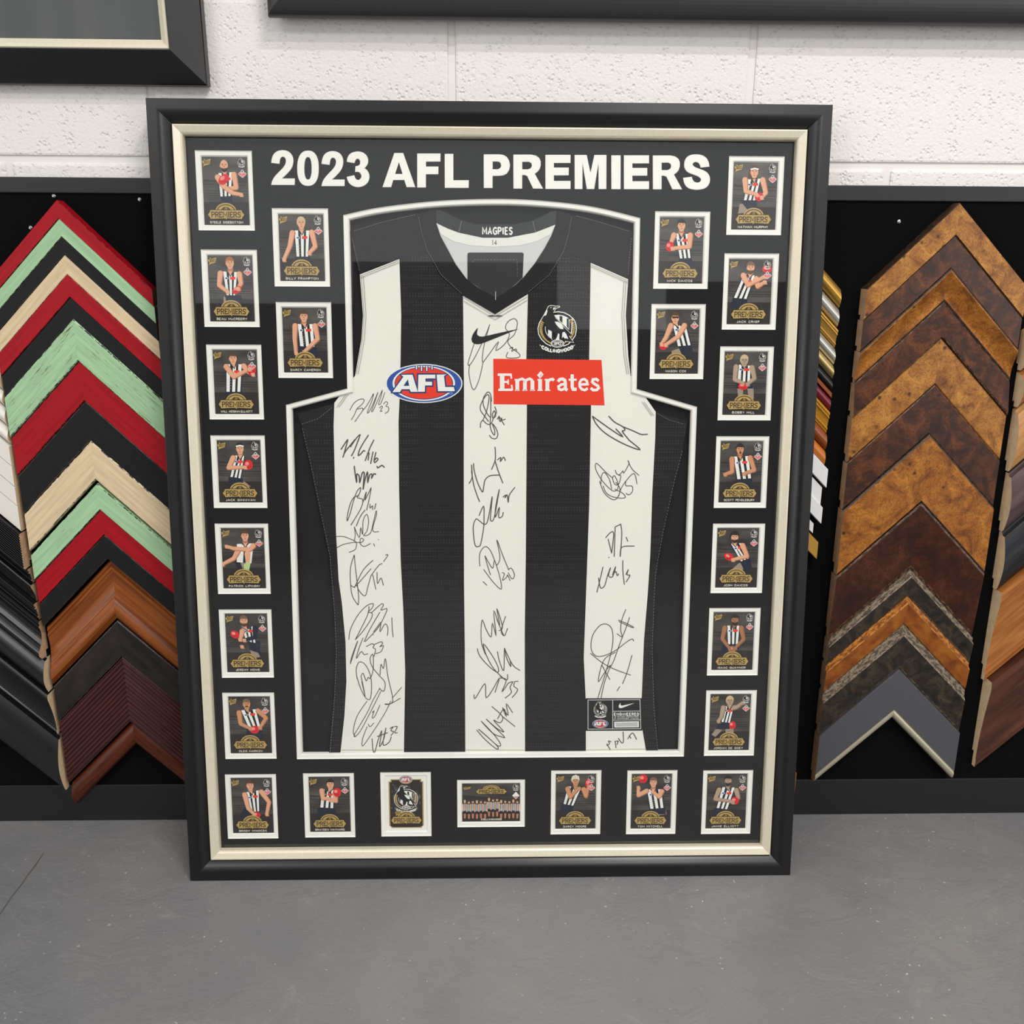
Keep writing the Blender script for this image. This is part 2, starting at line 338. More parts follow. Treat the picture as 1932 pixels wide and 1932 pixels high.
w_or = wood('orange_oak', '8a4f22', 'b0713a', .35, (10, 110, 110)); w_gp = wood('grey_plum', '3a2c2c', '574444', .3, (10, 60, 60)); w_bk = wood('black_oak', '17181a', '2c2d30', .3, (10, 80, 80))
w_rb = wood('red_brown', '3a201a', '5c3424', .35, (10, 60, 60)); w_tan = wood('tan_oak', '9a6a3c', 'c08e58', .4, (10, 90, 90))
GG = 'wide corner samples in the column at the right edge'
for z0, z1, kind, mt, lab in [
    (.800, .744, 'halfdome', w_tan, 'tan timber corner sample, topmost peeping in at the right edge'),
    (.740, .690, 'halfdome', w_or, 'narrow orange oak corner sample, second down at the right edge'),
    (.6855, .5932, 'halfdome', w_tan, 'rounded tan oak corner sample at the right edge above the plum one'),
    (.5892, .4992, 'halfdome', w_gp, 'rounded grey plum corner sample at the right edge'),
    (.4966, .4050, 'halfdome', w_bk, 'rounded black corner sample at the right edge above the wide orange one'),
    (.4033, .2498, 'scoop', w_or, 'very wide orange oak corner sample at the right edge'),
    (.2517, .0940, 'scoop', w_rb, 'very wide red brown corner sample, lowest at the right edge')]:
    hl = .115; xl = .772+(.74-z0)*.045
    sample(xl+hl, z0+hl, z0-z1, hl, hl, .026, kind, mt, lab, GG, None, m_raw2)

g_gold = flat('gold_leaf', 'cf9f4c', .3, .8); g_pale = flat('pale_gold', 'd8bd80', .32, .7); g_silver = flat('silver_leaf', 'c9c7bd', .28, .75)
g_red = flat('crimson_lacquer', '741827', .22); g_copper = flat('copper_lacquer', '8a4418', .22); g_org = flat('orange_lacquer', 'c06a1a', .22)
g_black = flat('black_lacquer', '101013', .2); g_white = flat('white_lacquer', 'e4e3e2', .35); g_yel = flat('yellow_gold', 'c98f22', .25, .4)
DG = 'metallic corner samples in the narrow gap right of the jersey frame'
dl = [(.8586, .0275, 'halfdome', g_gold, 'gold rounded sample, topmost in the gap beside the frame'),
      (.8306, .0265, 'halfdome', g_silver, 'silver sample directly under the topmost gold one in the gap'),
      (.8010, .0255, 'step', g_gold, 'gold stepped sample, third down in the gap beside the frame'),
      (.7750, .0240, 'halfdome', g_silver, 'silver sample under the stepped gold one in the gap'),
      (.7509, .0205, 'halfdome', g_pale, 'pale champagne sample above the black one in the gap'),
      (.7304, .0200, 'dome', g_black, 'glossy black sample in the gap above the copper one'),
      (.7105, .0070, 'flat', g_copper, 'thin copper sample between black and crimson ones in the gap'),
      (.7035, .0210, 'dome', g_red, 'crimson lacquered sample in the gap beside the frame'),
      (.6825, .0320, 'step', g_yel, 'yellow gold stepped sample under the crimson one in the gap'),
      (.6500, .0255, 'dome', g_copper, 'copper brown rounded sample above the orange one in the gap'),
      (.6245, .0250, 'dome', g_org, 'orange lacquered sample directly above the white ones in the gap')]
for z0, ww, kind, mt, lab in dl: sample(.382, z0+.113, ww, .113, .113, .016, kind, mt, lab, DG)
for z0, ww, xr, D, lab in [(.5974, .0285, .4995, .019, 'flat white sample, highest of the four whites beside the frame'),
                        (.5690, .0300, .4945, .015, 'flat white sample, second of the four whites beside the frame'),
                        (.5385, .0260, .4975, .018, 'flat white sample, third of the four whites beside the frame'),
                        (.5120, .0155, .4875, .014, 'narrow white sample, lowest of the four whites beside the frame')]:
    sample(.382, z0+xr-.382, ww, .113, xr-.382, D, 'flat', g_white, lab, DG)
for z0, ww, xr, kind, mt, lab, bd in [(.4827, .0280, .4975, 'flat', g_gold, 'flat gold sample under the white ones beside the frame', None),
                        (.4500, .0180, .4815, 'step', g_pale, 'small pale gold stepped sample beside the frame', None),
                        (.4300, .0190, .4790, 'dome', g_black, 'small black and silver beaded sample beside the frame', .5),
                        (.4080, .0170, .4790, 'dome', g_silver, 'small silver beaded sample beside the frame', .5),
                        (.3648, .0250, .4812, 'dome', g_org, 'small orange sample beside the lower part of the frame', None),
                        (.0840, .0400, .5004, 'flat', w_or, 'orange oak sample showing over the bottom rail beside the frame', None),
                        (.0390, .0200, .4960, 'flat', w_mahog, 'dark mahogany sample tip near the floor beside the frame', None)]:
    sample(.382, z0+xr-.382, ww, .113, xr-.382, .014 if z0 > .1 else .012, kind, mt, lab, DG, beads=bd)

k_sat = flat('black_satin_lacquer', '141416', .3); p_ivory = flat('ivory_lacquer', 'dcd7cd', .4)
ZG = 'corner samples in the column at the left edge'
zl = [(.7360, .0240, 'halfdome', p_ivory, m_raw2, None, 'ivory sample end, topmost at the left edge'),
      (.7110, .0230, 'halfdome', p_ivory, m_raw2, None, 'ivory sample end, second from the top at the left edge'),
      (.6870, .0280, 'halfdome', p_ivory, m_raw2, None, 'ivory sample end, third from the top at the left edge'),
      (.6580, .0260, 'halfdome', p_ivory, m_raw2, None, 'ivory sample end, fourth from the top at the left edge'),
      (.6309, .0290, 'flat', p_ivory, m_raw2, None, 'square white sample end, uppermost square one at the left edge'),
      (.6012, .0300, 'flat', p_ivory, m_raw2, None, 'square white sample end, second square one at the left edge'),
      (.5703, .0285, 'flat', p_ivory, m_raw2, None, 'square white sample end, third square one at the left edge'),
      (.5410, .0380, 'flat', p_ivory, m_raw2, None, 'square white sample end, lowest white above the black reeded one at the left edge'),
      (.5010, .0560, 'reed', k_sat, m_raw, None, 'black reeded sample at the left edge under the white ones'),
      (.4440, .0250, 'step', k_sat, m_raw, None, 'narrow black stepped sample under the reeded one at the left edge'),
      (.4180, .0290, 'scoop', k_sat, m_raw, None, 'narrow black scooped sample at the left edge'),
      (.3880, .0290, 'step', k_sat, m_raw, .62, 'black beaded stepped sample at the left edge'),
      (.3575, .0600, 'ogee', k_sat, m_raw, .93, 'black ogee sample with rope edge at the left edge'),
      (.2960, .0570, 'halfdome', k_sat, m_raw2, None, 'glossy black half round sample at the left edge'),
      (.2400, .0750, 'scoop', k_sat, m_raw2, .86, 'wide black scooped sample with rope edge at the left edge'),
      (.1632, .0970, 'halfdome', k_sat, m_raw2, None, 'very wide glossy black rounded sample, lowest at the left edge')]
for z0, ww, kind, mt, raw, bd, lab in zl:
    xr = -.698+max(0, .50-z0)*.03
    sample(xr-.113, z0+.113, ww, .113, .113, .030 if z0 < .52 and ww > .05 else .022, kind, mt, lab, ZG, None, raw, None, bd)

# ------------------------------------------------------------------ generic mitred frame rails
def rails(parent, W, H, profile, mat, name, x0=0, z0=0, sides='tblr'):
    k = len(profile)
    def corner(sx, sz, p): return (x0+sx*(W/2-p), z0+H/2+sz*(H/2-p))
    for s, a, c in (('t', (-1, 1), (1, 1)), ('b', (-1, -1), (1, -1)), ('l', (-1, -1), (-1, 1)), ('r', (1, -1), (1, 1))):
        if s not in sides: continue
        vs = []
        for q in (a, c):
            for p, n in profile:
                x, z = corner(*q, p); vs.append((x, -n, z))
        fs = [(i, (i+1) % k, k+(i+1) % k, k+i) for i in range(k)]+[tuple(range(k)), tuple(range(k, 2*k))]
        o = mesh_obj(name, vs, fs, mat, parent)
m_frame = flat('satin_black_frame', '0d0c0e', .32)
m_slip, nt, b = new_mat('brushed_champagne')
n = N(nt, 'ShaderNodeTexNoise', Scale=1, Detail=3); nt.links.new(coords(nt, (300, 300, 300)), n.inputs[0])
nt.links.new(ramp(nt, n.outputs[0], [(.3, lin('d6ccb4')), (.7, lin('ddd3bd'))]), b.inputs['Base Color']); b.inputs['Metallic'].default_value = .25; b.inputs['Roughness'].default_value = .38

def glass_mat(name):
    m = bpy.data.materials.new(name); m.use_nodes = True; nt = m.node_tree
    for x in list(nt.nodes): nt.nodes.remove(x)
    out = nt.nodes.new('ShaderNodeOutputMaterial'); mx = nt.nodes.new('ShaderNodeMixShader')
    tr = nt.nodes.new('ShaderNodeBsdfTransparent'); gl = nt.nodes.new('ShaderNodeBsdfGlossy'); lw = nt.nodes.new('ShaderNodeLayerWeight')
    gl.inputs['Roughness'].default_value = .02; lw.inputs['Blend'].default_value = .5
    pw = nt.nodes.new('ShaderNodeMath'); pw.operation = 'POWER'; pw.inputs[1].default_value = 5; nt.links.new(lw.outputs['Facing'], pw.inputs[0])
    fr = nt.nodes.new('ShaderNodeMath'); fr.operation = 'MULTIPLY_ADD'; fr.inputs[1].default_value = .96; fr.inputs[2].default_value = .04; nt.links.new(pw.outputs[0], fr.inputs[0])
    tr.inputs[0].default_value = (.985, .995, .99, 1)
    nt.links.new(fr.outputs[0], mx.inputs[0]); nt.links.new(tr.outputs[0], mx.inputs[1]); nt.links.new(gl.outputs[0], mx.inputs[2]); nt.links.new(mx.outputs[0], out.inputs[0])
    return m
m_glass = glass_mat('picture_glass')
BLACK_RAIL = [(0, -.038), (0, -.001), (.0003, -.0003), (.001, 0)]+[(.012+.0185*k/14, -.0100*(1-math.cos(math.pi*.5*k/14))**1.15) for k in range(15)]+[(.0305, -.034), (.02, -.038)]
SLIP = [(.0302, -.0165), (.0304, -.0062), (.0311, -.0051), (.0322, -.0049), (.0400, -.0074), (.0420, -.0090), (.0430, -.0112), (.0432, -.0186), (.0302, -.0186)]

# hung frames on the wall (only their lower parts reach into view)
m_hung = flat('sheen_grey_frame', '2b2a2d', .42)  # black frame drawn grey: its sheen is put into the base colour
HF = empty('hung_frame', (-.788, WALL_Y-.001, 1.116)); tag(HF, 'black wall frame with silver slip and dark picture, upper left corner', 'picture frame')
Wd, Hd = .818, .60
rails(HF, Wd, Hd, [(0, .002), (0, .0165), (.0012, .018), (.039, .0345), (.0402, .034), (.0402, .004)], m_frame, 'rail')
rails(HF, Wd, Hd, [(.0404, .006), (.0404, .0305), (.042, .0315), (.046, .0295), (.053, .0235), (.0535, .006)], m_slip, 'slip')
m_print, nt, b = new_mat('reflection_streaked_print')
wv = N(nt, 'ShaderNodeTexNoise', Scale=1.0, Detail=1); nt.links.new(coords(nt, (14, 1, .6)), wv.inputs[0])  # vertical streaks paint the glass reflections into the picture's colour
nt.links.new(ramp(nt, wv.outputs[0], [(.3, lin('232526')), (.5, lin('363838')), (.7, lin('4a4643'))]), b.inputs['Base Color']); b.inputs['Roughness'].default_value = .5
box('picture', -Wd/2+.045, Wd/2-.045, -.0095, -.006, .045, Hd-.045, m_print, HF)
box('glass_pane', -Wd/2+.0435, Wd/2-.0435, -.0135, -.0118, .0435, Hd-.0435, m_glass, HF)
HG = empty('hung_frame', (.36, WALL_Y-.001, 1.199)); tag(HG, 'long black wall frame with stepped edge, along the top of the picture', 'picture frame')
rails(HG, 1.29, .80, [(.004, .001), (.004, .014), (.009, .015), (.060, .015), (.060, .001)], m_hung, 'back_rail')
rails(HG, 1.30, .808, [(.0, .0152), (-.001, .017), (-.001, .024)]+[(-.001+.063*(1-math.cos(math.pi*k/20))/1.0*.5*2*.5, .024+.016*math.sin(math.pi*k/20)) for k in range(1, 20)]+[(.062, .020), (.062, .0152)], m_hung, 'rail', 0, -.0005)
box('picture', -.585, .585, -.012, -.008, .06, .74, m_print, HG)
box('glass_pane', -.585, .585, -.0165, -.0148, .0625, .74, m_glass, HG)

# ------------------------------------------------------------------ the framed jersey display
TH = .1383; FW_, FH = .905, 1.107
NF = Vector((0, -math.cos(TH), math.sin(TH))); ZF = Vector((0, math.sin(TH), math.cos(TH)))
R0 = empty('framed_jersey_display', (0, 0, 0), (-TH, 0, 0))
tag(R0, 'large glazed black and silver frame with signed striped jersey, leaning on the display boards', 'framed jersey')
rails(R0, FW_, FH, BLACK_RAIL, m_frame, 'rail'); rails(R0, FW_, FH, SLIP, m_slip, 'slip')
def fp(px, py, n): return trace(px, py, NF*n, NF, X1, ZF)        # photo measurement -> frame plane at depth n

class Art:
    """flat printed / sewn artwork: coloured polygons at slightly different heights on a plane"""
    def __init__(s, fn): s.fn = fn; s.P = []
    def poly(s, pts, mat, z=0, fn=None):
        f = fn or s.fn; s.P.append(([f(*p) for p in pts], mat, z))
    def stroke(s, pts, wd, mat, z=0, fn=None, closed=False):
        f = fn or s.fn; q = [Vector(f(*p)) for p in pts]
        q = [p for i, p in enumerate(q) if i == 0 or (p-q[i-1]).length > 1e-6]
        n = len(q)
        if n < 2: return
        L, Rr = [], []
        ws = wd if isinstance(wd, (list, tuple)) else [wd]*n
        for i in range(n):
            a = q[i-1] if (i > 0 or closed) else None; c = q[(i+1) % n] if (i < n-1 or closed) else None
            d1 = (q[i]-a).normalized() if a is not None else None; d2 = (c-q[i]).normalized() if c is not None else None
            d1 = d1 or d2; d2 = d2 or d1
            n1 = Vector((-d1.y, d1.x)); n2 = Vector((-d2.y, d2.x)); mm = n1+n2
            if mm.length < .35: mm = n1; k = 1
            else: mm.normalize(); k = min(1/max(mm.dot(n1), .5), 1.6)
            h = ws[min(i, len(ws)-1)]/2*k; L.append(q[i]+mm*h); Rr.append(q[i]-mm*h)
        for i in range(n if closed else n-1):
            j = (i+1) % n; s.P.append(([tuple(L[i]), tuple(L[j]), tuple(Rr[j]), tuple(Rr[i])], mat, z))
    def ellipse(s, c, rx, ry, mat, z=0, rot=0, fn=None, n=22, a0=0, a1=360):
        pts = []
        for i in range(n+(a1-a0 < 360)):
            t = math.radians(a0+(a1-a0)*i/n); x, y = rx*math.cos(t), ry*math.sin(t); r = math.radians(rot)
            pts.append((c[0]+x*math.cos(r)-y*math.sin(r), c[1]+x*math.sin(r)+y*math.cos(r)))
        s.poly(pts, mat, z, fn)
    def limb(s, pts, w0, w1, mat, z=0, fn=None):
        n = len(pts)
        for i in range(n-1):
            a, b_ = Vector((fn or s.fn)(*pts[i])), Vector((fn or s.fn)(*pts[i+1]))
            wa, wb = w0+(w1-w0)*i/(n-1), w0+(w1-w0)*(i+1)/(n-1); d = (b_-a)
            if d.length < 1e-7: continue
            d.normalize(); nn = Vector((-d.y, d.x))
            s.P.append(([tuple(a+nn*wa/2), tuple(b_+nn*wb/2), tuple(b_-nn*wb/2), tuple(a-nn*wa/2)], mat, z))
            for p, r in ((a, wa/2), (b_, wb/2)):
                s.P.append(([(p.x+r*math.cos(k*math.pi/5), p.y+r*math.sin(k*math.pi/5)) for k in range(10)], mat, z))
    def text(s, txt, x0, x1, y0, y1, th, mat, z=0, fn=None, gap=.22, serif=False, arc=None):
        """stroke lettering between x0..x1 (local units), cap line y0, base line y1 (y runs down)"""
        f = fn or s.fn
        tot = sum((FONT[c][0] if c in FONT else .45)+gap for c in txt)-gap; h = y1-y0; sx = (x1-x0)/tot; x = x0
        for c in txt:
            if c not in FONT: x += (.45+gap)*sx; continue
            wd, st = FONT[c]
            st = list(st)
            if serif: st = st+SERIF.get(c, [])
            for pl in st:
                pts = []
                for (a, b_) in pl:
                    xx, yy = x+a*wd*sx, y1-b_*h
                    if arc: xx, yy = arc(xx, yy)
                    pts.append((xx, yy))
                s.stroke(pts, th, mat, z, f)
            x += (wd+gap)*sx
    def build(s, name, parent, n, dz=.00007):
        mats, vs, fs, ix = [], [], [], []
        for q_, (pts, mt, z) in enumerate(s.P):
            if mt not in mats: mats.append(mt)
            k = len(vs); h_ = n+z*dz+(q_ % 6)*dz*.14; vs += [(u, -h_, v) for u, v in pts]; fs.append(tuple(range(k, k+len(pts)))); ix.append(mats.index(mt))
        return mesh_obj(name, vs, fs, mats, parent, ix, recalc=False)
def O(r=.5, n=14, a0=0, a1=360, cx=.5, cy=.5, ry=None):
    return [(cx+r*math.cos(math.radians(a0+(a1-a0)*i/n)), cy+(ry or r)*math.sin(math.radians(a0+(a1-a0)*i/n))) for i in range(n+1)]
FONT = {'A': (.8, [[(0, 0), (.5, 1), (1, 0)], [(.2, .33), (.8, .33)]]), 'B': (.66, [[(.5, .52), (.05, .52)], [(0, 0), (0, 1), (.6, 1), (.9, .88), (.9, .65), (.6, .52), (.95, .4), (1, .15), (.65, 0), (0, 0)]]),
 'C': (.75, [[(1, .8), (.8, .97), (.45, 1), (.12, .82), (0, .5), (.12, .18), (.45, 0), (.8, .03), (1, .2)]]), 'D': (.75, [[(0, 0), (0, 1), (.5, 1), (.88, .82), (1, .5), (.88, .18), (.5, 0), (0, 0)]]),
 'E': (.6, [[(1, 1), (0, 1), (0, 0), (1, 0)], [(0, .52), (.85, .52)]]), 'F': (.58, [[(1, 1), (0, 1), (0, 0)], [(0, .5), (.85, .5)]]),
 'G': (.78, [[(1, .8), (.8, .97), (.45, 1), (.12, .82), (0, .5), (.12, .18), (.45, 0), (.85, .05), (1, .2), (1, .48), (.6, .48)]]), 'H': (.72, [[(0, 0), (0, 1)], [(1, 0), (1, 1)], [(0, .5), (1, .5)]]),
 'I': (.2, [[(.5, 0), (.5, 1)]]), 'J': (.5, [[(1, 1), (1, .25), (.75, .02), (.3, .02), (0, .25)]]), 'K': (.7, [[(0, 0), (0, 1)], [(.95, 1), (0, .4)], [(.3, .6), (1, 0)]]), 'L': (.56, [[(0, 1), (0, 0), (1, 0)]]),
 'M': (.92, [[(0, 0), (0, 1), (.5, .3), (1, 1), (1, 0)]]), 'N': (.75, [[(0, 0), (0, 1), (1, 0), (1, 1)]]), 'O': (.85, [O()]), 'P': (.64, [[(0, 0), (0, 1), (.65, 1), (1, .85), (1, .62), (.65, .46), (0, .46)]]),
 'Q': (.85, [O(), [(.6, .25), (1, -.05)]]), 'R': (.68, [[(0, 0), (0, 1), (.65, 1), (.95, .85), (.95, .64), (.65, .5), (0, .5)], [(.5, .5), (1, 0)]]),
 'S': (.62, [[(1, .82), (.75, .99), (.3, .99), (.03, .8), (.15, .58), (.85, .43), (.98, .2), (.7, .01), (.25, .01), (0, .18)]]), 'T': (.7, [[(0, 1), (1, 1)], [(.5, 1), (.5, 0)]]),
 'U': (.72, [[(0, 1), (0, .3), (.2, .03), (.8, .03), (1, .3), (1, 1)]]), 'V': (.75, [[(0, 1), (.5, 0), (1, 1)]]), 'W': (1.05, [[(0, 1), (.25, 0), (.5, .8), (.75, 0), (1, 1)]]), 'X': (.7, [[(0, 0), (1, 1)], [(0, 1), (1, 0)]]),
 'Y': (.7, [[(0, 1), (.5, .45), (1, 1)], [(.5, .45), (.5, 0)]]), '-': (.3, [[(0, .45), (1, .45)]]), 'c': (.45, [[(1, .5), (.5, .6), (.05, .4), (.05, .15), (.5, 0), (1, .1)]]),
 '1': (.25, [[(0, .8), (.6, 1), (.6, 0)]]), '2': (.6, [[(0, .75), (.2, .97), (.7, .97), (.95, .75), (.8, .5), (0, 0), (1, 0)]]), '8': (.6, [O(.45, 10, cy=.27, ry=.26), O(.38, 10, cy=.76, ry=.24)]),
 '9': (.6, [O(.45, 10, cy=.7, ry=.3), [(.95, .7), (.9, .3), (.6, 0)]]), '0': (.6, [O(.5, 12)]), '3': (.6, [[(.05, .9), (.4, 1), (.9, .85), (.85, .6), (.45, .53), (.95, .4), (.95, .15), (.5, 0), (0, .1)]]), '4': (.6, [[(.7, 0), (.7, 1), (0, .3), (1, .3)]]),
 '.': (.08, [[(.5, 0), (.5, .1)]])}
tk = lambda x, y, r=.17: [(x-r, y), (x+r, y)]
SERIF = {'P': [tk(0, 0), [(-.2, 1), (.1, 1)]], 'R': [tk(0, 0), [(-.2, 1), (.1, 1)], tk(1, 0, .12)], 'E': [[(-.2, 1), (0, 1)], [(-.2, 0), (0, 0)], [(1, 1), (1, .8)], [(1, 0), (1, .2)]], 'M': [tk(0, 0, .12), tk(1, 0, .12), [(-.12, 1), (.1, 1)], [(.9, 1), (1.12, 1)]],
 'I': [tk(.5, 0, .8), tk(.5, 1, .8)], 'S': [[(1, .82), (1, 1)], [(0, .18), (0, 0)]]}

# print colours
def ink(n, c, r=.55): return flat('ink_'+n, c, r, 0, .3)
I_W, I_K, I_CRM = ink('white', 'eeeae4'), ink('black', '1c1b1e'), ink('cream', 'd9d0bd')
I_GOLD, I_GOLD2, I_GDK = ink('gold', 'b9985a', .4), ink('gold_light', 'd9bf86', .4), ink('gold_dark', '3a2c18')
I_RED, I_BALL, I_BLUE, I_NAVY, I_PINK, I_GREY, I_LIME = ink('red', 'e8381f'), ink('ball_red', 'd8262c'), ink('blue', '2b4f9e'), ink('navy', '1d2233'), ink('pink', 'e08a92'), ink('grey', 'bdbab6'), ink('lime', 'b9cc8a')
I_BALL2 = ink('ball_shine', 'f0908a')
SK = {'f': (ink('skin_fair', 'e3a684'), ink('skin_fair_shade', 'b9785a')), 't': (ink('skin_tan', 'cf9068'), ink('skin_tan_shade', '9c6242')), 'd': (ink('skin_brown', 'a8704e'), ink('skin_brown_shade', '6f4630')), 'x': (ink('skin_inked', 'b39780'), ink('skin_inked_shade', '7c6757'))}
HAIR = {'n': ink('hair_dark', '2a2220'), 'b': ink('hair_brown', '5a4030'), 'y': ink('hair_blond', 'cdb288'), 'g': ink('hair_ginger', 'a8683a'), 's': ink('hair_stubble', '7a5c4a'), 'w': I_CRM}
I_THIGH = ink('thigh', '9c8878')

